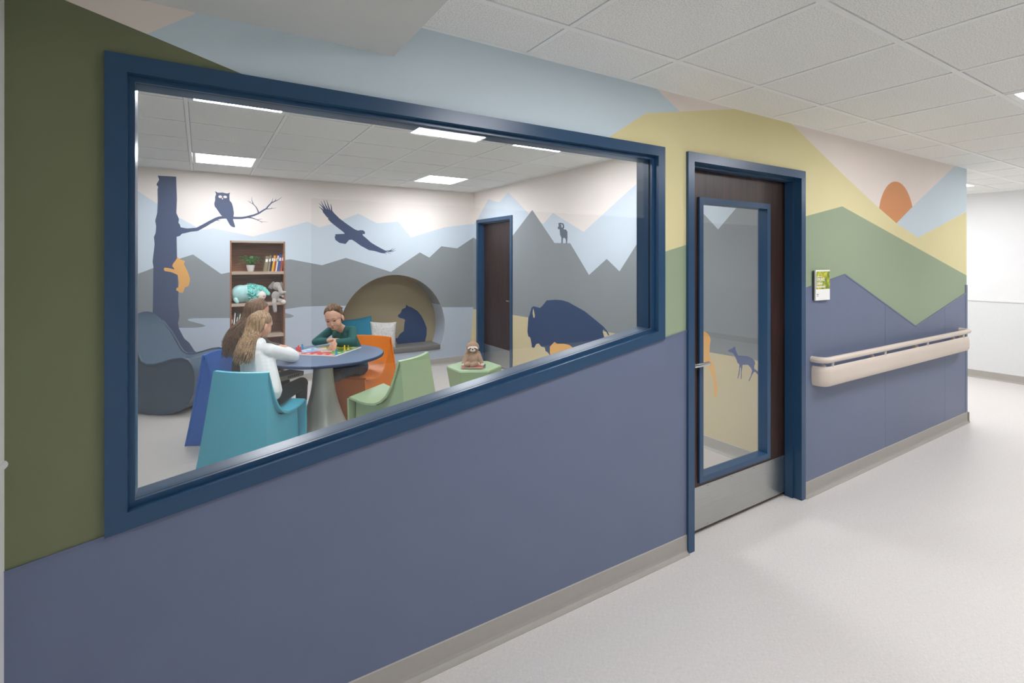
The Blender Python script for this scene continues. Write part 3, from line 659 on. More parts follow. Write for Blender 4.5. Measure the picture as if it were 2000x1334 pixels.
# ================================================================== moulded chairs
def plastic(name, col, rough=0.42): return mat(name, col, rough, var=0.02, scale=4, bump=0.03, bscale=600)
def chair(name, label, col, loc, deg, k=1.0):
    m = plastic(col[0], col[1]); root = thing(name, label, 'chair', (loc[0], loc[1], 0), math.radians(deg), 'moulded plastic chairs around the round table'); root.scale = (k, k, k)
    def bow(y, z, w, depth, n=9):                                   # a row across the width, hollow towards the sitter
        return [((-1 + 2 * i / (n - 1)) * w, y - depth * (1 - (-1 + 2 * i / (n - 1)) ** 2), z) for i in range(n)]
    def sheet(rows, th, nm, flip=1):
        n = len(rows[0]); front = [q for r in rows for q in r]; R_ = len(rows); back = []
        for i in range(R_):
            for j in range(n):
                a = Vector(rows[max(i - 1, 0)][j]); b = Vector(rows[min(i + 1, R_ - 1)][j]); c = Vector(rows[i][max(j - 1, 0)]); d = Vector(rows[i][min(j + 1, n - 1)])
                nn = (b - a).cross(d - c).normalized() * th * flip; back.append(Vector(rows[i][j]) + nn)
        V = front + back; N = R_ * n; F = []
        for i in range(R_ - 1):
            for j in range(n - 1):
                q = (i * n + j, i * n + j + 1, (i + 1) * n + j + 1, (i + 1) * n + j); F.append(q); F.append(tuple(N + x for x in q[::-1]))
        loop = [j for j in range(n)] + [i * n + n - 1 for i in range(1, R_)] + [(R_ - 1) * n + j for j in range(n - 2, -1, -1)] + [i * n for i in range(R_ - 2, 0, -1)]
        for a, b in zip(loop, loop[1:] + loop[:1]): F.append((a, b, N + b, N + a))
        return MB().faces(V, F).build(nm, m, root, angle=45)
    # outer back from the floor to the top edge, seat shell from the top edge down and forward, front panel to the floor
    ob = [bow(-0.345 + 0.11 * t, 0.76 * t, 0.285 - 0.067 * t ** 0.8, 0.012 + 0.03 * t) for t in [0, 0.2, 0.4, 0.6, 0.8, 1.0]]
    sheet(ob, 0.014, 'back_panel', 1)
    prof = [(-0.222, 0.757, 0.216, 0.040), (-0.205, 0.70, 0.218, 0.036), (-0.180, 0.62, 0.22, 0.03), (-0.150, 0.54, 0.222, 0.024), (-0.110, 0.47, 0.224, 0.016), (-0.055, 0.42, 0.226, 0.008), (0.0, 0.397, 0.228, 0.003), (0.07, 0.392, 0.230, 0.0), (0.14, 0.402, 0.232, 0.0), (0.20, 0.418, 0.234, 0.0), (0.237, 0.43, 0.235, 0.0)]
    sheet([bow(y, z, w, dp) for y, z, w, dp in prof], 0.016, 'seat', -1)
    sheet([bow(0.238 - 0.03 * t, 0.43 * (1 - t), 0.235 + 0.02 * t, 0.0) for t in [0, 0.3, 0.65, 1.0]], 0.016, 'front_panel', -1)
    def seat_z(y):
        for (y0, z0, _, _), (y1, z1, _, _) in zip(prof, prof[1:]):
            if y0 <= y <= y1: return z0 + (z1 - z0) * (y - y0) / (y1 - y0) - 0.012
        return 0.415
    for sg in (-1, 1):                                              # side webs: flush with the back panel, recessed under the seat
        vs, fs = [], []; st = [-0.330, -0.30, -0.27, -0.235, -0.215, -0.195, -0.17, -0.14, -0.10, -0.05, 0.0, 0.06, 0.12, 0.18, 0.212]; nz = 7
        for th in (0.0, 0.008):
            for y in st:
                zt = (y + 0.345) / 0.11 * 0.76 - 0.02 if y < -0.235 else (seat_z(y) if y > -0.22 else 0.72)
                for j in range(nz):
                    z = 0.004 + (zt - 0.004) * j / (nz - 1); wb_ = 0.285 - 0.067 * (z / 0.76) ** 0.8; wf_ = 0.255 - 0.02 * min(1, z / 0.43)
                    t = (y + 0.33) / 0.542; e = wb_ + (min(wf_, wb_) - wb_) * t; s3 = min(1, max(0, (y + 0.30) / 0.30)); s3 = s3 * s3 * (3 - 2 * s3)
                    vs.append((sg * (e - 0.006 - 0.055 * s3 - th), min(y, -0.345 + 0.11 * z / 0.76 + 0.58), z))
        n_ = len(st) * nz
        for k_ in (0, 1):
            for i in range(len(st) - 1):
                for j in range(nz - 1): fs.append(tuple(k_ * n_ + q for q in (i * nz + j, (i + 1) * nz + j, (i + 1) * nz + j + 1, i * nz + j + 1)))
        MB().faces(vs, fs).build('side_web', m, root, angle=60)
    return root
CH_LB = ((0.400, 2.54), -40); CH_B = ((0.335, 3.28), -128); CH_O = ((1.365, 3.31), 130); CH_G = ((1.375, 2.36), 38)
chair('moulded_chair', 'light blue moulded plastic chair nearest the window', ('light_blue_plastic', '#52b0c6'), *CH_LB)
chair('moulded_chair', 'dark blue moulded plastic chair beside the rocker', ('cobalt_blue_plastic', '#1f62b8'), *CH_B)
oc = chair('moulded_chair', 'orange moulded plastic chair across the table', ('orange_plastic', '#ee7f0a'), *CH_O, 1.02)
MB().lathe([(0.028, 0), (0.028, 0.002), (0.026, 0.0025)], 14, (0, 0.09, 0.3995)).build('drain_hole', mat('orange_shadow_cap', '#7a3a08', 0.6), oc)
chair('moulded_chair', 'sage green moulded plastic chair with its back to the hall door', ('sage_plastic', '#9cb68c'), *CH_G, 1.02)

# ================================================================== round table
TC, TR_, TZ = (0.953, 2.99), 0.537, 0.72
tb = thing('round_table', 'round slate blue table on a flared pale pedestal', 'table', (TC[0], TC[1], 0))
M_ttop = mat('slate_blue_laminate', '#6b7c96', 0.4, var=0.03, scale=5); M_tedge = mat('navy_table_edge', '#2b3c5c', 0.4)
M_ped = mat('pale_grey_pedestal', '#cdd0c8', 0.32, 0.15, var=0.03, scale=5)
MB().lathe([(TR_ - 0.02, TZ - 0.03), (TR_ - 0.004, TZ - 0.026), (TR_, TZ - 0.016), (TR_ - 0.002, TZ - 0.007), (TR_ - 0.006, TZ - 0.003)], 72).build('edge_band', M_tedge, tb, angle=40)
MB().lathe([(0.02, TZ - 0.028), (TR_ - 0.012, TZ - 0.024), (TR_ - 0.007, TZ - 0.004), (TR_ - 0.010, TZ)], 72).build('tabletop', M_ttop, tb, angle=30)
MB().lathe([(0.25, 0.0), (0.25, 0.010), (0.235, 0.025), (0.205, 0.08), (0.166, 0.17), (0.132, 0.28), (0.110, 0.37), (0.095, 0.46), (0.086, 0.56), (0.082, 0.63), (0.083, 0.692)], 40).build('pedestal', M_ped, tb, angle=30)

# board game
BC = [Vector((1.012, 2.815)), Vector((1.341, 3.163)), Vector((0.967, 3.430)), Vector((0.728, 3.076))]
bcx = (BC[0] + BC[1] + BC[2] + BC[3]) / 4; bang = math.atan2(BC[1].y - BC[0].y, BC[1].x - BC[0].x); BH = 0.232
bd = thing('board_game', 'open board game with coloured quarters on the round table', 'board game', (bcx.x, bcx.y, TZ + 0.0005), bang)
MB().box(-BH, BH, -BH, BH, 0, 0.005).build('board', mat('cream_board', '#e9e4d4', 0.5), bd)
def zone(nm, col, q, z=0.0056):
    MB().prism([(x, y, 0.004) for x, y in q], [(x, y, z) for x, y in q]).build(nm, mat('print_' + nm, col, 0.5, var=0.1, scale=60), bd)
b_ = BH - 0.018
zone('green_quarter', '#5f9c45', [(-b_, -b_), (b_, -b_), (0.06, -0.06), (-0.06, -0.06)])
zone('yellow_quarter', '#d9c53f', [(b_, -b_), (b_, b_), (0.06, 0.06), (0.06, -0.06)])
zone('blue_quarter', '#86b0d6', [(b_, b_), (-b_, b_), (-0.06, 0.06), (0.06, 0.06)])
zone('red_quarter', '#cf4a44', [(-b_, b_), (-b_, -b_), (-0.06, -0.06), (-0.06, 0.06)])
zone('middle_print', '#c9b9a4', [(-0.06, -0.06), (0.06, -0.06), (0.06, 0.06), (-0.06, 0.06)])
for k in range(4):
    for j in range(5):
        a = Matrix.Rotation(k * math.pi / 2, 3, 'Z') @ Vector((-0.16 + j * 0.08, -0.185 + 0.012 * (j % 2), 0))
        zone('square_print_' + 'abcd'[k], ['#e8efe0', '#f6e98b', '#dfeaf5', '#f3d4d0'][k], [(a.x - 0.016, a.y - 0.016), (a.x + 0.016, a.y - 0.016), (a.x + 0.016, a.y + 0.016), (a.x - 0.016, a.y + 0.016)], 0.006)
def deck(loc, rz, n, label):
    o = thing('card_stack', label, 'cards', loc, rz)
    MB().box(-0.045, 0.045, -0.03, 0.03, 0, n).build('card_block', M_paper, o); MB().box(-0.041, 0.041, -0.026, 0.026, n, n + 0.0006).build('card_print', mat('card_back', '#b4aa9c', 0.5, var=0.2, scale=90), o)
p_ = on_z(626, 683, TZ + 0.007); deck((p_.x, p_.y, TZ + 0.007), 0.5, 0.014, 'pale stack of game cards in the middle of the board')
p_ = on_z(638, 686.5, TZ + 0.007); deck((p_.x, p_.y, TZ + 0.007), -0.2, 0.006, 'low stack of game cards under the reaching hand')
PROF = [(0.0135, 0), (0.0135, 0.004), (0.009, 0.010), (0.006, 0.024), (0.005, 0.030), (0.008, 0.034), (0.0085, 0.040), (0.005, 0.046), (0.0005, 0.048)]
def pawn(px, py, col, label, group):
    q = on_z(px, py, TZ + 0.007); o = MB().lathe(PROF, 14).build('game_pawn', mat('pawn_' + col[0], col[1], 0.3, var=0.01), None, angle=60)
    o.location = (q.x, q.y, TZ + 0.007); tag(o, label, 'game pawn', group)
RED = ('red', '#e2382c'); YEL = ('yellow', '#f2d21c'); BLU = ('blue', '#2f9fd0')
pawn(579.5, 687.5, RED, 'left one of the red game pawns on the board', 'red game pawns'); pawn(586.5, 687, RED, 'right one of the red game pawns on the board', 'red game pawns'); pawn(583, 684, RED, 'red game pawn behind the other two', 'red game pawns')
pawn(673, 684, YEL, 'left one of the two yellow game pawns', 'yellow game pawns'); pawn(680, 682, YEL, 'right one of the two yellow game pawns', 'yellow game pawns')
pawn(590.5, 681.5, BLU, 'light blue game pawn beside the red pawns', 'blue game pawns'); pawn(657, 692, BLU, 'light blue game pawn at the front corner of the board', 'blue game pawns')

# ================================================================== rocker
M_rock = plastic('slate_blue_rocker_plastic', '#435668', 0.4)
rk = thing('rocking_lounger', 'slate blue moulded rocking lounger in front of the tree mural', 'rocker', (-0.182, 4.64, 0), math.radians(-35.5))
RP = [(-0.40, 1.02), (-0.378, 0.985), (-0.345, 0.88), (-0.30, 0.76), (-0.245, 0.64), (-0.19, 0.548), (-0.13, 0.512), (-0.05, 0.515), (0.05, 0.54), (0.15, 0.57), (0.24, 0.582), (0.31, 0.562), (0.35, 0.51), (0.37, 0.44)]
RU = [(0.375, 0.34), (0.36, 0.22), (0.31, 0.12), (0.22, 0.05), (0.11, 0.012), (0.0, 0.0), (-0.11, 0.008), (-0.21, 0.04), (-0.30, 0.10), (-0.36, 0.20), (-0.385, 0.34), (-0.40, 0.55), (-0.42, 0.78), (-0.428, 0.96)]
full = RP + RU; n = 13; vs = []; fs = []
for i, (u, z) in enumerate(full):
    for j in range(n):
        t = -1 + 2 * j / (n - 1); w = 0.29
        if z > 0.60: w = 0.29 - 0.04 * (z - 0.60) / 0.4                     # narrows and rounds off towards the head
        zz = z - (0.13 * max(0, (z - 0.74) / 0.28) * abs(t) ** 2.2)
        hol = 0.035 * (1 - t * t) if 0 < i < 11 else 0.0                     # hollow for sitting in
        vs.append((u - (hol if u < -0.2 else 0), t * w, zz - (hol if u >= -0.2 else 0)))
N_ = len(full)
for i in range(N_):
    for j in range(n - 1): fs.append((i * n + j, i * n + j + 1, ((i + 1) % N_) * n + j + 1, ((i + 1) % N_) * n + j))
fs += [tuple(i * n for i in range(N_)), tuple(i * n + n - 1 for i in range(N_))[::-1]]
MB().faces(vs, fs).build('body', M_rock, rk, angle=38)
for sg in (-1, 1):
    MB().tube([(u, sg * (0.29 - (0.04 * (z - .6) / .4 if z > .6 else 0)), z - (0.13 * max(0, (z - 0.74) / 0.28))) for u, z in RP], 0.013, 8).build('rolled_edge', M_rock, rk, angle=60)

# ================================================================== hexagonal stool with books and a plush sloth
M_stool = plastic('sage_stool_plastic', '#8fae80')
HC = (2.472, 2.93)
hx = thing('hexagonal_stool', 'sage green hexagonal stool near the brown door', 'stool', (HC[0], HC[1], 0), math.radians(-28))
def hexa(r, z): return [(r * math.cos(math.pi / 3 * k), r * math.sin(math.pi / 3 * k), z) for k in range(6)]
MB().prism(hexa(0.215, 0.0), hexa(0.292, 0.436)).build('body', M_stool, hx)
MB().prism(hexa(0.292, 0.4362), hexa(0.286, 0.45)).build('top', plastic('sage_stool_top', '#a6c298'), hx)
M_redp = mat('red_booklet', '#d8705c', 0.5, var=0.15, scale=30); M_dkb = mat('black_booklet', '#3a4238', 0.5, var=0.5, scale=50)
def booklet(loc, rz, w, d, t, m, label):
    o = thing('booklet', label, 'booklet', loc, rz)
    MB().box(-w / 2, w / 2, -d / 2, d / 2, 0, 0.0012).box(-w / 2, w / 2, -d / 2, d / 2, t - 0.0012, t).build('cover', m, o)
    MB().box(-w / 2 + 0.002, w / 2 - 0.002, -d / 2 + 0.002, d / 2 - 0.002, 0.0012, t - 0.0012).build('pages', M_paper, o)
booklet((2.455, 2.90, 0.4505), 0.62 - 1.15, 0.24, 0.17, 0.008, M_dkb, 'dark patterned picture booklet at the bottom on the green stool')
booklet((2.415, 2.865, 0.459), 0.42 - 1.0, 0.22, 0.16, 0.010, M_redp, 'red edged booklet under the plush sloth')

# ================================================================== pillows in the nook
def pillow(name, label, m, loc, rot, w, h, t):
    vs, fs, n = [], [], 15
    for s_ in (1, -1):
        for i in range(n):
            for j in range(n):
                u, v = -1 + 2 * i / (n - 1), -1 + 2 * j / (n - 1)
                f = (1 - u ** 4) * (1 - v ** 4); pinch = 1 - 0.06 * (1 - abs(u) ** 2) * abs(v) ** 3 - 0.0 * abs(u)
                pin2 = 1 - 0.06 * (1 - abs(v) ** 2) * abs(u) ** 3
                vs.append((u * w / 2 * pin2, s_ * (t / 2 * max(f, 0) ** 0.6 + 0.002), v * h / 2 * pinch + h / 2))
    N = n * n
    for s_ in (0, 1):
        for i in range(n - 1):
            for j in range(n - 1): q = (s_ * N + i * n + j, s_ * N + (i + 1) * n + j, s_ * N + (i + 1) * n + j + 1, s_ * N + i * n + j + 1); fs.append(q if s_ == 0 else q[::-1])
    lp = [(i, 0) for i in range(n)] + [(n - 1, j) for j in range(1, n)] + [(i, n - 1) for i in range(n - 2, -1, -1)] + [(0, j) for j in range(n - 2, 0, -1)]
    for a, b in zip(lp, lp[1:] + lp[:1]): fs.append((a[0] * n + a[1], b[0] * n + b[1], N + b[0] * n + b[1], N + a[0] * n + a[1]))
    o = MB().faces(vs, fs).build(name, m, None, smooth=True); o.location = loc; o.rotation_euler = rot
    return tag(o, label, 'pillow')
M_teal = mat('teal_pillow_cloth', '#1b7590', 0.75, var=0.06, scale=12, bump=0.3, bscale=14)
M_boucle = mat('white_black_boucle', '#c9c7c4', 0.9, var=0.35, scale=110, bump=0.6, bscale=150)
CZ = NZB + 0.078
pillow('pillow', 'teal throw pillow leaning at the left of the round nook', M_teal, (1.90, YB + 0.135, CZ), (math.radians(-20), math.radians(-7), math.radians(-12)), 0.44, 0.46, 0.15)
pillow('pillow', 'white flecked square pillow in front of the teal pillow', M_boucle, (2.20, YB + 0.075, CZ), (math.radians(-12), math.radians(3), math.radians(-14)), 0.37, 0.38, 0.13)

# ================================================================== things on the shelves
def book(px0, px1, ptop, base, lean, col, label, depth=0.14, y=0.045, hscale=1.0):
    a = on_y(px0, 500, YB + y); b = on_y(px1, 500, YB + y); tz = on_y(px0, ptop, YB + y).z
    w = max(0.012, b.x - a.x); h_b = (tz - base) * hscale
    o = thing('book', label, 'book', (a.x, YB + y, base), 0, 'books on the built in shelf')
    o.rotation_euler = (0, math.radians(lean), 0)
    c = mat('book_' + col.strip('#'), col, 0.5, var=0.06)
    MB().box(0, w, 0, 0.003, 0, h_b).box(0, 0.0022, 0.003, depth, 0, h_b).box(w - 0.0022, w, 0.003, depth, 0, h_b).build('cover', c, o)
    MB().box(0.0022, w - 0.0022, 0.003, depth - 0.004, 0.003, h_b - 0.004).build('pages', M_paper, o)
    MB().box(w * 0.15, w * 0.85, -0.0006, 0.0, h_b * 0.62, h_b * 0.80).build('spine_label', M_paper if col not in ('#e8e4da',) else M_ink, o)
S0 = SHELF[0]
book(514.5, 521, 499.5, S0, 8, '#8d8062', 'thick khaki book at the left of the top shelf row')
book(521.8, 526, 498.5, S0, 8, '#8a7d60', 'thin khaki book beside the dark purple spine')
book(526.6, 529.6, 497, S0, 9, '#3c2d4c', 'dark purple book with pale label on the top shelf')
book(530.2, 534, 498.5, S0, 8, '#e6b51f', 'yellow book on the top shelf')
book(534.5, 537, 497.5, S0, 8, '#b8402c', 'red book beside the yellow book on the top shelf')
book(537.6, 540.4, 499, S0, 8, '#e8e4da', 'white book beside the blue book on the top shelf')
book(540.9, 546.4, 496, S0, 8, '#35589c', 'blue book on the top shelf')
book(547, 550.6, 496, S0, 7, '#c1502a', 'orange red book at the right of the top shelf')
S2 = SHELF[2]
for a, b, t_, l_, c_, lb_ in ((450.5, 453, 616, 3, '#7c4436', 'maroon book at the left end of the lower shelf'), (453.6, 456, 612, 5, '#dcd7cb', 'cream book on the lower shelf'), (456.6, 459, 610, 8, '#3b4a3c', 'dark green book on the lower shelf'),
                             (459.6, 462, 613, 10, '#d8cfc0', 'pale book leaning on the lower shelf'), (462.6, 465, 611, 12, '#8a9a3a', 'lime green book on the lower shelf'), (465.6, 468, 617, 12, '#a04a32', 'rust book leaning on the lower shelf')):
    book(a, b, t_, S2, l_, c_, lb_, y=0.05)

pl = thing('potted_fern', 'small green fern in a white pot on the top shelf', 'plant', (on_y(489.5, 529, YB + 0.11).x, YB + 0.11, S0))
M_leaf = mat('fern_green', '#5b8f4e', 0.6, var=0.35, scale=40); M_pot = mat('white_ceramic', '#ecebe8', 0.3)
MB().lathe([(0.030, 0), (0.036, 0.008), (0.047, 0.06), (0.049, 0.078), (0.044, 0.080), (0.042, 0.07)], 20).build('pot', M_pot, pl, angle=40)
MB().lathe([(0.001, 0.064), (0.043, 0.070)], 16).build('soil', mat('soil', '#3a2c22', 0.9), pl)
rnd = random.Random(3)
for i in range(34):
    a = i * 2.4 + rnd.uniform(-.2, .2); L_ = rnd.uniform(0.10, 0.17); up = rnd.uniform(0.02, 0.11); mb = MB()
    P = []
    for k in range(8):
        t = k / 7; P.append(Vector((math.cos(a) * L_ * t, math.sin(a) * L_ * t * 0.55, 0.075 + up * math.sin(t * 2.2) + 0.035 * t * (1 - t))))
    mb.tube(P, [0.0018] * 7 + [0.0006], 3)
    for k in range(1, 8):
        t = (P[k] - P[k - 1]).normalized(); sd = t.cross(Vector((0, 0, 1))).normalized()
        for sg in (-1, 1):
            l_ = 0.030 * (1 - 0.6 * k / 8); c = P[k]
            mb.faces([c, c + sd * sg * l_ * 0.5 + t * 0.012 + Vector((0, 0, 0.003)), c + sd * sg * l_ + t * 0.006, c + sd * sg * l_ * 0.5 - t * 0.004], [(0, 1, 2, 3)])
    mb.build('frond', M_leaf, pl)
# ================================================================== soft bodies: overlapping round forms fused into one skin
def blob(name, prims, voxel, m, parent=None, smooth=4, factor=0.6):
    """prims: ('c', p0, p1, r0, r1) tapered capsule, ('e', centre, radii, matrix or None) ellipsoid."""
    mb = MB()
    for q in prims:
        if q[0] == 'c':
            a, b = Vector(q[1]), Vector(q[2]); n = max(2, int((b - a).length / (0.35 * min(q[3], q[4]))) + 1)
            for i in range(n + 1):
                t = i / n; mb.ball(a.lerp(b, t), q[3] + (q[4] - q[3]) * t)
        else: mb.ball((0, 0, 0), 1.0, (q[3] if len(q) > 3 and q[3] else Matrix()) @ Matrix.Translation(q[1]) @ Matrix.Diagonal((*q[2], 1.0)), 3)
    me = bpy.data.meshes.new(name); mb.bm.to_mesh(me); mb.bm.free()
    o = bpy.data.objects.new(name, me); COL.objects.link(o)
    r = o.modifiers.new('r', 'REMESH'); r.mode = 'VOXEL'; r.voxel_size = voxel; r.use_smooth_shade = True
    s_ = o.modifiers.new('s', 'SMOOTH'); s_.iterations = smooth; s_.factor = factor
    me2 = bpy.data.meshes.new_from_object(o.evaluated_get(bpy.context.evaluated_depsgraph_get()))
    bpy.data.objects.remove(o); bpy.data.meshes.remove(me)
    me2.polygons.foreach_set('use_smooth', [True] * len(me2.polygons)); me2.materials.clear(); me2.name = name
    return link(name, me2, m, parent)
def xf(M, prims):
    out = []
    for q in prims:
        if q[0] == 'c': k = M.to_scale()[0]; out.append(('c', M @ Vector(q[1]), M @ Vector(q[2]), q[3] * k, q[4] * k))
        else: out.append(('e', q[1], q[2], M @ q[3] if len(q) > 3 and q[3] else M))
    return out
def frame(loc, fwd, pitch=0.0, roll=0.0, k=1.0):
    yaw = math.atan2(-fwd[0], fwd[1])
    return Matrix.Translation(loc) @ Euler((0, 0, yaw)).to_matrix().to_4x4() @ Euler((math.radians(pitch), 0, 0)).to_matrix().to_4x4() @ Euler((0, math.radians(roll), 0)).to_matrix().to_4x4() @ Matrix.Scale(k, 4)

# ------------------------------------------------------------------ plush toys
def fuzz(name, col, var=0.15): return mat(name, col, 0.95, var=var, scale=70, bump=0.7, bscale=160, sheen=0.3)
M_slo = fuzz('sloth_brown_fur', '#a98a70'); M_cream = fuzz('cream_plush', '#efe4da', 0.05); M_dk = mat('dark_thread', '#2a1c18', 0.6); M_dkfur = fuzz('dark_brown_fur', '#4a3428')
sl = thing('plush_sloth', 'brown plush sloth with white face sitting on the green stool', 'plush toy', (2.425, 2.875, 0.4695)); sl.rotation_euler = (0, 0, math.atan2(0.46, -0.89))
sl.scale = (1.08, 1.08, 1.08)
blob('body', [('e', (0, 0, 0.065), (0.062, 0.052, 0.066)), ('e', (0, 0, 0.10), (0.05, 0.043, 0.05)), ('c', (-0.05, 0.005, 0.12), (-0.088, 0.045, 0.03), 0.026, 0.021), ('c', (0.05, 0.005, 0.12), (0.088, 0.045, 0.03), 0.026, 0.021),
              ('c', (-0.03, 0.03, 0.025), (0.012, 0.085, 0.02), 0.026, 0.018), ('c', (0.03, 0.03, 0.025), (0.06, 0.075, 0.02), 0.026, 0.02)], 0.005, M_slo, sl)
hd = blob('head', [('e', (0, 0.002, 0.178), (0.064, 0.05, 0.056)), ('e', (0, 0.02, 0.162), (0.052, 0.038, 0.036))], 0.005, M_slo, sl)
blob('face', [('e', (0, 0.034, 0.172), (0.05, 0.022, 0.032)), ('e', (0, 0.045, 0.156), (0.028, 0.018, 0.017))], 0.004, M_cream, hd)
for sg in (-1, 1):
    blob('eye_patch', [('c', (sg * 0.018, 0.0555, 0.176), (sg * 0.042, 0.046, 0.163), 0.0065, 0.005)], 0.003, M_dkfur, hd)
    blob('paw', [('e', (sg * 0.09, 0.052, 0.022), (0.02, 0.017, 0.016))], 0.004, M_cream, sl)
blob('nose', [('e', (0, 0.0625, 0.168), (0.0095, 0.006, 0.0075))], 0.0025, M_dk, hd)
MB().ball((0, -0.012, 0.228), (0.02, 0.014, 0.012)).build('forelock', fuzz('sloth_tan_tuft', '#c98f4e'), hd, smooth=True)

S1 = SHELF[1]
M_teal1 = fuzz('pale_teal_plush', '#b4dfdd', 0.05); M_teal2 = fuzz('turquoise_shag', '#7fd9cc', 0.2); M_teal3 = fuzz('deep_turquoise_shag', '#5cc4b8', 0.2)
ly = YB + 0.125
q0 = on_y(466, 570, ly); q1 = on_y(500, 572, ly)
lio = thing('plush_lion_pillow', 'turquoise shaggy plush animal lying on the second shelf', 'plush toy', ((q0.x + q1.x) / 2, ly, S1))
cx0, cx1 = q0.x - lio.location.x, q1.x - lio.location.x
blob('body', [('e', (cx0 + 0.02, 0, 0.115), (0.105, 0.105, 0.112)), ('e', (cx0 + 0.10, 0, 0.117), (0.11, 0.108, 0.115)), ('e', (cx1, 0, 0.112), (0.10, 0.10, 0.11))], 0.008, M_teal1, lio)
rnd = random.Random(11); mb = MB(); mb3 = MB()
for i in range(230):
    t = rnd.uniform(-0.35, 1.0); a = rnd.uniform(-0.6, math.pi + 1.0); r = 0.118 - 0.022 * max(0, t)
    c = (cx1 - 0.05 + 0.125 * t, -r * math.cos(a - 0.2) * 0.98, 0.112 + r * math.sin(a - 0.2) * 0.98 - 0.012 * max(0, t))
    if c[2] < 0.012: continue
    if c[1] < -0.03 and c[2] < 0.15 and c[0] > cx1 + 0.005: continue                # leave the face free
    (mb if rnd.random() < 0.72 else mb3).ball(c, (rnd.uniform(0.012, 0.022), rnd.uniform(0.012, 0.02), rnd.uniform(0.012, 0.022)), None, 1)
mn = mb.build('mane', M_teal2, lio, smooth=True); mb3.build('mane_tuft', M_teal3, mn, smooth=True)
fx, fy = cx1 + 0.045, -0.058
fc = blob('face', [('e', (fx, fy, 0.085), (0.066, 0.052, 0.062))], 0.005, M_cream, lio)
for sx in (-0.036, 0.036): MB().tube([(fx + sx - 0.013, fy - 0.046, 0.083), (fx + sx, fy - 0.051, 0.078), (fx + sx + 0.013, fy - 0.046, 0.083)], 0.003, 5).build('closed_eye', M_dk, fc)
MB().tube([(fx - 0.03, fy - 0.045, 0.052), (fx, fy - 0.05, 0.06), (fx + 0.03, fy - 0.045, 0.052)], 0.006, 6).build('mouth', fuzz('rose_stitch', '#c9938f'), fc)
blob('ear', [('c', (cx1 + 0.085, -0.03, 0.165), (cx1 + 0.135, -0.05, 0.105), 0.033, 0.027)], 0.006, M_teal2, lio)
for x, z, y in ((cx0 - 0.04, 0.03, -0.085), (cx1 - 0.06, 0.005, -0.125)): blob('paw', [('c', (x, y, z + 0.02), (x + 0.02, y - 0.012, z - 0.012), 0.027, 0.022)], 0.006, M_teal1, lio)

M_ele = fuzz('grey_elephant_plush', '#b8b0aa', 0.12); M_ele2 = fuzz('dark_grey_ear_plush', '#918883', 0.15)
ey = YB + 0.07; qe = on_y(539, 585, ey)
el = thing('plush_elephant', 'grey plush elephant sitting at the right of the second shelf', 'plush toy', (qe.x, ey, S1))
k = 0.0058
def E_(px, py, dy=0.0): q = on_y(px, py, ey); return (q.x - qe.x, dy, q.z - S1)
eb = blob('body', [('e', E_(538.5, 578), (0.0499, 0.0487, 0.0638)), ('c', E_(535, 586, -0.03), E_(534.5, 592, -0.07), 0.0278, 0.0267), ('c', E_(534.5, 592, -0.07), E_(536, 606, -0.078), 0.0267, 0.0232),
              ('c', E_(544, 586, -0.01), E_(551, 588, -0.07), 0.0278, 0.0302), ('c', E_(545, 572, -0.02), E_(552, 579, -0.0522), 0.0209, 0.0197)], 0.005, M_ele, el)
hd = blob('head', [('e', E_(541, 559, -0.01), (0.0534, 0.0487, 0.0557)), ('c', E_(545, 562, -0.04), E_(548, 571, -0.06), 0.0302, 0.0244), ('c', E_(548, 571, -0.06), E_(555, 570, -0.065), 0.0244, 0.0174)], 0.005, M_ele, el)
blob('ear', [('c', E_(534, 553, 0.0), E_(527, 561, -0.005), 0.0220, 0.0209), ('c', E_(535, 556, 0.0), E_(530, 563, -0.005), 0.0162, 0.0162)], 0.005, M_ele2, hd); blob('ear', [('c', E_(549, 553, -0.01), E_(552.5, 563, -0.02), 0.0197, 0.0186)], 0.005, M_ele2, hd)
blob('foot_pad', [('e', E_(552, 589, -0.09), (0.028, 0.018, 0.028))], 0.005, M_cream, el)

# ================================================================== people
M_skin = mat('fair_skin', '#dfae92', 0.5, var=0.03, scale=12); M_skin2 = mat('warm_skin', '#d9a486', 0.5, var=0.03, scale=12)
for m_ in (M_skin, M_skin2):
    b_ = m_.node_tree.nodes['Principled BSDF']; b_.inputs['Subsurface Weight'].default_value = 0.08; b_.inputs['Subsurface Radius'].default_value = (0.02, 0.008, 0.005)
M_lip = mat('lip_rose', '#b4665c', 0.45); M_eyed = mat('dark_eye', '#2b1f1b', 0.3); M_brow = mat('brow_brown', '#7a5a44', 0.8); M_wht = mat('eye_white', '#e8e2dc', 0.3)
def hairm(name, a, b):
    m = mat(name, a, 0.5, var=0.1, scale=25)
    nt = m.node_tree; bs = nt.nodes['Principled BSDF']; tc = nt.nodes.new('ShaderNodeTexCoord'); mp = nt.nodes.new('ShaderNodeMapping'); mp.inputs['Scale'].default_value = (95, 95, 6)
    n = nt.nodes.new('ShaderNodeTexNoise'); n.inputs['Scale'].default_value = 1.0; r = nt.nodes.new('ShaderNodeValToRGB')
    r.color_ramp.elements[0].position = 0.34; r.color_ramp.elements[1].position = 0.66; r.color_ramp.elements[0].color = rgb(a); r.color_ramp.elements[1].color = rgb(b)
    nt.links.new(tc.outputs['Object'], mp.inputs[0]); nt.links.new(mp.outputs[0], n.inputs['Vector']); nt.links.new(n.outputs[0], r.inputs[0]); nt.links.new(r.outputs[0], bs.inputs['Base Color'])
    return m
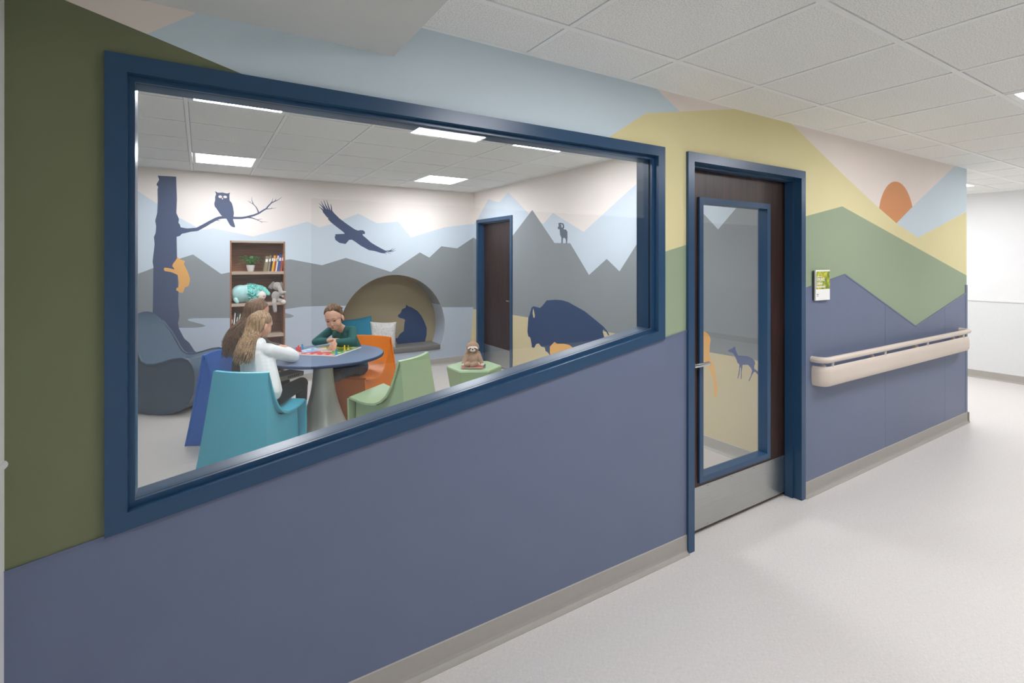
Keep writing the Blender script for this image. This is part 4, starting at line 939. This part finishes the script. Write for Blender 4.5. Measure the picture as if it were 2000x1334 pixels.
HEAD = [('e', (0, -0.012, 0.026), (0.076, 0.090, 0.080)), ('e', (0, 0.024, -0.026), (0.063, 0.056, 0.066)), ('e', (0, 0.044, -0.076), (0.033, 0.029, 0.026)),
        ('e', (-0.035, 0.041, -0.040), (0.028, 0.028, 0.032)), ('e', (0.035, 0.041, -0.040), (0.028, 0.028, 0.032)), ('e', (0, 0.055, 0.02), (0.050, 0.026, 0.034)),
        ('c', (0, 0.078, -0.004), (0, 0.088, -0.032), 0.005, 0.0085), ('e', (0, 0.080, -0.036), (0.012, 0.008, 0.006)), ('e', (0, 0.070, -0.062), (0.020, 0.013, 0.012)),
        ('e', (-0.077, -0.008, -0.018), (0.009, 0.018, 0.027)), ('e', (0.077, -0.008, -0.018), (0.009, 0.018, 0.027)),
        ('c', (0, -0.022, -0.05), (0, -0.034, -0.115), 0.042, 0.039)]
def face(M, body, look_down=True):
    for sg in (-1, 1):
        e = MB().ball((sg * 0.029, 0.0745, 0.000), (0.013, 0.0065, 0.0052 if look_down else 0.0065), M).build('eye', M_eyed, body, smooth=True)
        MB().tube([M @ Vector((sg * a, y, z)) for a, y, z in ((0.013, 0.0815, 0.022), (0.029, 0.0765, 0.0255), (0.043, 0.0630, 0.020))], [0.0018, 0.0022, 0.0012], 5).build('eyebrow', M_brow, body)
    MB().ball((0, 0.0815, -0.0605), (0.0155, 0.0045, 0.0036), M).ball((0, 0.0805, -0.0665), (0.0125, 0.0045, 0.0034), M).build('lips', M_lip, body, smooth=True)
def hand(wrist, d, nrm, side=1, curl=0.5, k=1.0):
    """palm, four unequal bent fingers and a thumb leaving the side of the palm; d points along the fingers, nrm out of the back of the hand."""
    w = Vector(wrist); d = Vector(d).normalized(); n = Vector(nrm); n = (n - d * n.dot(d)).normalized(); s_ = d.cross(n) * side
    P = [('c', w, w + d * 0.03 * k, 0.019 * k, 0.017 * k)]
    for j, (o, l) in enumerate(((-0.026, 0.040), (-0.009, 0.047), (0.009, 0.044), (0.0255, 0.034))):
        b = w + d * 0.056 * k + s_ * o * k - n * abs(o) * 0.10
        P.append(('c', w + d * 0.018 * k + s_ * o * 0.7 * k, b, 0.012 * k, 0.0092 * k)); a = b; ang = curl * 0.7
        for seg in (0.5, 0.32, 0.26):
            dd = (d * math.cos(ang) - n * math.sin(ang) + s_ * o * 5.0).normalized(); e = a + dd * l * seg * k; P.append(('c', a, e, 0.0071 * k, 0.0060 * k)); a = e; ang += curl * 0.8
    t0 = w + d * 0.016 * k - s_ * 0.018 * k; t1 = t0 + (d * 0.55 - s_ * 0.75 - n * 0.35).normalized() * 0.026 * k; t2 = t1 + (d * 0.95 - s_ * 0.2 - n * 0.35 * (1 + curl)).normalized() * 0.024 * k
    P += [('c', t0, t1, 0.0115 * k, 0.0088 * k), ('c', t1, t2, 0.0085 * k, 0.007 * k)]
    return P
def strands(name, m, parent, lines, r0=0.005, r1=0.0014):
    mb = MB()
    for L in lines:
        P = [Vector(q) for q in L]; out = []
        for i in range(len(P) - 1):                                            # Catmull-Rom through the guide points
            p0, p1, p2, p3 = P[max(i - 1, 0)], P[i], P[i + 1], P[min(i + 2, len(P) - 1)]
            for k_ in range(4):
                t = k_ / 4; out.append(0.5 * ((2 * p1) + (p2 - p0) * t + (2 * p0 - 5 * p1 + 4 * p2 - p3) * t * t + (3 * p1 - p0 - 3 * p2 + p3) * t ** 3))
        out.append(P[-1]); n = len(out); mb.tube(out, [r0 + (r1 - r0) * (i / (n - 1)) ** 2 for i in range(n)], 4)
    return mb.build(name, m, parent, smooth=True)
def long_hair(M, rnd, n, tip, spread, drop_back, ear_front):
    out = []
    for i in range(n):
        a = math.radians(rnd.uniform(ear_front, 360 - ear_front)); rr = rnd.uniform(0.96, 1.09); sg = 1 if a < math.pi else -1
        x, y = math.sin(a), math.cos(a)
        cy_ = rnd.uniform(-0.05, 0.035); crown = Vector((sg * rnd.uniform(0.0, 0.025), cy_, 0.034 + 0.080 * math.sqrt(1 - ((cy_ + 0.016) / 0.087) ** 2)))
        top = Vector((0.062 * x * rr, 0.07 * y * rr - 0.016, 0.078)); mid = Vector((0.083 * x * rr, 0.092 * y * rr - 0.018, 0.015)); low = Vector((0.074 * x * rr, 0.080 * y * rr - 0.034, -0.065))
        w = [M @ crown, M @ top, M @ mid, M @ low]; T_ = Vector(tip) + Vector((rnd.uniform(-1, 1) * spread[0], rnd.uniform(-1, 1) * spread[1], rnd.uniform(-1, 1) * spread[2]))
        lat = (w[3] - M @ Vector((0, -0.034, -0.065))) * 0.55; T_ = T_ + Vector((lat.x, lat.y, 0))
        mm = w[3].lerp(T_, 0.5) + Vector(drop_back); w += [mm, T_]; out.append(w)
    return out
CAP = [('e', (0, -0.016, 0.037), (0.0805, 0.087, 0.080)), ('e', (0, -0.045, -0.01), (0.074, 0.068, 0.075))]

# ---- girl in the white sweater, seen from behind (sits in the light blue chair)
V = Vector
fw, sd = V((0.65, 0.76, 0)), V((0.76, -0.65, 0))
ch = V((0.385, 2.675, 0.80)); pe = V((0.435, 2.60, 0.475))
rs, ls = ch + sd * 0.105 + V((0, 0, 0.055)), ch - sd * 0.105 + V((0, 0, 0.055))
re_, rh = V((0.655, 2.715, 0.775)), V((0.632, 2.885, 0.806)); le_, lh = V((0.46, 2.985, 0.79)), V((0.610, 3.005, 0.772))
rk_, lk_ = V((0.742, 2.820, 0.515)), V((0.615, 2.945, 0.515)); ra, la = V((0.740, 2.845, 0.085)), V((0.62, 2.96, 0.085))
M1 = frame((0.430, 2.785, 1.045), (0.90, 0.44), -14, 0, 0.98)
torso = lambda k: [('c', pe + sd * 0.045 + V((0, 0, 0.03)), ch + sd * 0.04, 0.088 * k, 0.085 * k), ('c', pe - sd * 0.045 + V((0, 0, 0.03)), ch - sd * 0.04, 0.088 * k, 0.085 * k), ('c', ls, rs, 0.052 * k, 0.052 * k)]
legs = lambda k: [('c', pe + sd * 0.06, rk_, 0.072 * k, 0.054 * k), ('c', rk_, ra, 0.052 * k, 0.036 * k), ('c', pe - sd * 0.06, lk_, 0.072 * k, 0.054 * k), ('c', lk_, la, 0.052 * k, 0.036 * k)]
pr = xf(M1, HEAD) + torso(0.85) + legs(0.85) + [('c', ch + V((0.02, 0.03, 0.06)), M1 @ V((0, -0.034, -0.11)), 0.05, 0.038)]
pr += [('c', rs, re_, 0.036, 0.032), ('c', re_, rh, 0.03, 0.022), ('c', ls, le_, 0.036, 0.032), ('c', le_, lh, 0.03, 0.022)]
pr += hand(rh, V((-0.15, 0.9, 0.02)), V((0, 0, 1)), 1, 0.35, 0.85) + hand(lh, V((0.85, -0.2, -0.08)), V((0, 0, 1)), -1, 0.35, 0.85)
g1 = blob('person', pr, 0.0052, M_skin2); tag(g1, 'seated girl in white sweater and black leggings with long blond hair', 'person')
face(M1, g1)
M_sweat = mat('white_fleece', '#e6e8e6', 0.85, var=0.02, scale=20, bump=0.25, bscale=35, sheen=0.2)
sw = [('c', pe + sd * 0.05 + V((-0.02, -0.02, 0.075)), ch + sd * 0.045 + V((0, 0, 0.0)), 0.105, 0.093), ('c', pe - sd * 0.05 + V((-0.02, -0.02, 0.075)), ch - sd * 0.045, 0.105, 0.093), ('c', ls, rs, 0.062, 0.062),
      ('c', rs, re_, 0.060, 0.054), ('c', re_, re_.lerp(rh, 0.8), 0.053, 0.036), ('c', ls, le_, 0.058, 0.052), ('c', le_, lh - V((0.03, 0, 0)), 0.05, 0.034), ('c', ch + V((0.0, 0.0, 0.09)), ch + V((0.02, 0.035, 0.10)), 0.06, 0.055)]
swo = blob('sweater', sw, 0.006, M_sweat, g1, 9)
blob('leggings', legs(1.0) + [('c', pe + sd * 0.05, pe - sd * 0.05, 0.088, 0.088)], 0.006, mat('black_leggings', '#0e1116', 0.75), g1)
for a, f_ in ((ra, V((0.65, 0.76, 0))), (la, V((0.65, 0.76, 0)))): blob('shoe', [('c', a + V((0, 0, -0.04)), a + f_ * 0.11 + V((0, 0, -0.052)), 0.042, 0.03), ('c', a, a + V((0, 0, -0.03)), 0.04, 0.04)], 0.006, mat('dark_shoe', '#22242a', 0.6), g1)
M_blond = hairm('blond_hair', '#745840', '#bf9d74')
rnd = random.Random(5)
hr1 = blob('hair', xf(M1, CAP), 0.005, M_blond, g1)
strands('hair_strands', M_blond, hr1, long_hair(M1, rnd, 330, (0.300, 2.575, 0.82), (0.05, 0.03, 0.045), (-0.012, -0.018, 0.0), 98))
# game box across her lap
gb = thing('game_box', 'flat grey game box lying on the lap under the table edge', 'game box', (0.612, 2.74, 0.594), math.radians(36))
M_box = mat('grey_box_card', '#55534f', 0.55, var=0.25, scale=14); M_boxs = mat('taupe_box_side', '#6f6a64', 0.55, var=0.06)
MB().box(-0.125, 0.125, -0.06, 0.10, 0, 0.036).build('box_base', M_boxs, gb); MB().box(-0.1265, 0.1265, -0.0615, 0.1015, 0.018, 0.0375).build('lid', M_boxs, gb)
MB().box(-0.118, 0.118, -0.054, 0.094, 0.0375, 0.038).build('lid_print', M_box, gb)
for i, x in enumerate((-0.045, -0.024, -0.003, 0.018, 0.039, 0.060)): MB().box(x, x + 0.014, -0.0622, -0.0616, 0.011, 0.029).build('printed_letter', mat('black_print', '#1b1b1c', 0.6), gb)

# ---- girl with long brown hair behind her (sits in the dark blue chair)
fw, sd = V((0.93, -0.37, 0)), V((-0.37, -0.93, 0))
ch = V((0.355, 3.245, 0.86)); pe = V((0.325, 3.27, 0.475))
rs, ls = ch + sd * 0.105 + V((0, 0, 0.06)), ch - sd * 0.105 + V((0, 0, 0.06))
re_, rh = V((0.49, 3.02, 0.79)), V((0.595, 3.06, 0.80)); le_, lh = V((0.54, 3.34, 0.78)), V((0.66, 3.20, 0.775))
rk_, lk_ = V((0.60, 3.09, 0.49)), V((0.63, 3.21, 0.49)); ra, la = V((0.60, 3.08, 0.085)), V((0.64, 3.22, 0.085))
M2 = frame((0.445, 3.215, 1.115), (0.985, -0.06), -12, 0, 1.0)
torso = lambda k: [('c', pe + sd * 0.045 + V((0, 0, 0.03)), ch + sd * 0.04, 0.085 * k, 0.08 * k), ('c', pe - sd * 0.045 + V((0, 0, 0.03)), ch - sd * 0.04, 0.085 * k, 0.08 * k), ('c', ls, rs, 0.048 * k, 0.048 * k)]
legs = lambda k: [('c', pe + sd * 0.06, rk_, 0.068 * k, 0.052 * k), ('c', rk_, ra, 0.05 * k, 0.036 * k), ('c', pe - sd * 0.06, lk_, 0.068 * k, 0.052 * k), ('c', lk_, la, 0.05 * k, 0.036 * k)]
arms = [('c', rs, re_, 0.036, 0.032), ('c', re_, rh, 0.03, 0.022), ('c', ls, le_, 0.036, 0.032), ('c', le_, lh, 0.03, 0.022)]
pr = xf(M2, HEAD) + torso(0.85) + legs(0.85) + arms + [('c', ch + V((0.03, 0, 0.07)), M2 @ V((0, -0.034, -0.11)), 0.05, 0.038)]
pr += hand(rh, V((0.85, -0.12, -0.22)), V((0, 0, 1)), 1, 0.55, 0.9) + hand(lh, V((0.6, -0.5, -0.1)), V((0, 0, 1)), -1, 0.4, 0.9)
g2 = blob('person', pr, 0.0052, M_skin2); tag(g2, 'seated girl with long brown hair and dark top behind the blond girl', 'person'); face(M2, g2)
M_dtop = mat('dark_olive_knit', '#45443c', 0.85, var=0.1, scale=30)
blob('top', torso(1.08) + [('c', rs, re_, 0.046, 0.042), ('c', re_, re_.lerp(rh, 0.55), 0.04, 0.034), ('c', ls, le_, 0.046, 0.042), ('c', le_, le_.lerp(lh, 0.6), 0.04, 0.034)], 0.006, M_dtop, g2)
blob('trousers', legs(1.0) + [('c', pe + sd * 0.05, pe - sd * 0.05, 0.085, 0.085)], 0.007, mat('charcoal_trousers', '#24272e', 0.8), g2)
for a in (ra, la): blob('shoe', [('c', a + V((0, 0, -0.04)), a + fw * 0.11 + V((0, 0, -0.052)), 0.042, 0.03), ('c', a, a + V((0, 0, -0.03)), 0.04, 0.04)], 0.006, mat('dark_shoe', '#22242a', 0.6), g2)
M_brown = hairm('brown_hair', '#54392a', '#94704f')
hr2 = blob('hair', xf(M2, CAP), 0.005, M_brown, g2)
strands('hair_strands', M_brown, hr2, long_hair(M2, rnd, 380, (0.235, 3.16, 0.80), (0.045, 0.05, 0.07), (-0.03, -0.02, 0.0), 92), 0.0055)

# ---- girl in the dark green top facing the window (sits in the orange chair)
fw, sd = V((-0.62, -0.78, 0)), V((-0.78, 0.62, 0))
ch = V((1.205, 3.275, 0.835)); pe = V((1.325, 3.315, 0.50))
rs, ls = V((1.110, 3.370, 0.885)), V((1.262, 3.185, 0.885))
re_, rh = V((0.968, 3.425, 0.768)), V((1.075, 3.235, 0.800)); le_, lh = V((1.228, 3.070, 0.800)), V((1.075, 3.068, 0.808))
M3 = frame((1.093, 3.195, 1.022), (-0.52, -0.85), -20, 8, 1.06)
torso = lambda k: [('c', pe + sd * 0.04 + V((0, 0, 0.03)), ch + sd * 0.04, 0.085 * k, 0.074 * k), ('c', pe - sd * 0.04 + V((0, 0, 0.03)), ch - sd * 0.04, 0.085 * k, 0.074 * k), ('c', rs, ls, 0.043 * k, 0.043 * k)]
arms = [('c', rs, re_, 0.035, 0.03), ('c', re_, rh, 0.028, 0.02), ('c', ls, le_, 0.035, 0.03), ('c', le_, lh, 0.028, 0.021)]
k1, f1 = V((1.275, 3.170, 0.525)), V((1.105, 3.085, 0.478)); k2, f2 = V((1.06, 3.30, 0.50)), V((1.10, 3.28, 0.10))
legs = lambda k: [('c', pe - sd * 0.05, k1, 0.072 * k, 0.066 * k), ('c', k1, f1, 0.06 * k, 0.046 * k), ('c', pe + sd * 0.06, k2, 0.07 * k, 0.052 * k), ('c', k2, f2, 0.05 * k, 0.038 * k)]
pr = xf(M3, HEAD) + torso(0.85) + legs(0.85) + arms + [('c', ch + V((-0.01, -0.015, 0.05)), M3 @ V((0, -0.034, -0.10)), 0.048, 0.038)]
pr += hand(rh, V((0.35, -0.55, 0.22)), V((0, 0, 1)), 1, 0.35, 0.9) + hand(lh, V((-0.42, -0.25, -0.72)), V((-0.6, -0.5, 0.5)), -1, 0.26, 1.12)
g3 = blob('person', pr, 0.0036, M_skin, None, 4, 0.5); tag(g3, 'girl in dark green top leaning over the board with one hand on it', 'person'); face(M3, g3)
M_gtop = mat('dark_green_jersey', '#276460', 0.8, var=0.06, scale=20, bump=0.2, bscale=40)
blob('top', torso(1.06) + [('c', rs, re_, 0.045, 0.039), ('c', re_, re_.lerp(rh, 0.72), 0.038, 0.031), ('c', ls, le_, 0.047, 0.041), ('c', le_, le_.lerp(lh, 0.86), 0.039, 0.029)], 0.006, M_gtop, g3)
blob('jeans', legs(1.0) + [('c', pe + sd * 0.05, pe - sd * 0.05, 0.086, 0.086)], 0.006, mat('dark_denim', '#28364f', 0.8, var=0.15, scale=60), g3)
sh = V(f1); blob('shoe', [('c', sh + V((0.0, 0.0, 0.0)), sh + V((-0.055, -0.015, -0.008)), 0.05, 0.042)], 0.006, mat('brown_sole_shoe', '#4a3d38', 0.6, var=0.2), g3)
blob('shoe', [('c', f2 + V((0, 0, -0.05)), f2 + fw * 0.10 + V((0, 0, -0.062)), 0.042, 0.03)], 0.006, mat('brown_sole_shoe', '#4a3d38', 0.6), g3)
M_braid = hairm('light_brown_hair', '#4c3524', '#97744f')
hr3 = blob('hair', xf(M3, [('e', (0, -0.022, 0.040), (0.0805, 0.082, 0.078)), ('e', (0, -0.05, -0.02), (0.066, 0.06, 0.065)), ('c', (0.0, -0.09, -0.02), (0.01, -0.105, -0.085), 0.04, 0.026), ('c', (-0.05, -0.05, 0.0), (-0.035, -0.085, -0.06), 0.03, 0.024)]), 0.005, M_braid, g3)
ln = []
for i in range(60):
    x = -0.072 + 0.144 * i / 59; cap_z = lambda y: 0.041 + 0.078 * math.sqrt(max(0.02, 1 - (x / 0.0815) ** 2 - ((y + 0.022) / 0.083) ** 2))
    y0 = 0.046 - 0.5 * abs(x) ** 1.1
    ln.append([M3 @ V((x, y_, cap_z(y_))) for y_ in (y0, y0 - 0.03, y0 - 0.06, y0 - 0.09)] + [M3 @ V((x * 0.5, -0.112, 0.03))])
strands('hair_strands', M_braid, hr3, ln, 0.0026, 0.0026)
for x in (-0.05, -0.026, 0.0, 0.026, 0.05):                                      # thin twisted braids from the hairline over the crown
    pts, rad = [], []
    for i in range(25):
        t = i / 24; y = 0.034 - 0.30 * abs(x) - 0.11 * t
        zz = 0.040 + 0.078 * math.sqrt(max(0.05, 1 - (x / 0.0805) ** 2 - ((y + 0.022) / 0.082) ** 2)); pts.append(M3 @ V((x, y, zz))); rad.append(0.005 + 0.0012 * (i % 2))
    br_ = MB().tube(pts, rad, 6).build('braid', M_braid, hr3, smooth=True)
    MB().ball(pts[-1], 0.0078, None, 1).build('hair_tie', M_wht if abs(x) > 0.03 else M_dk, hr3, smooth=True)
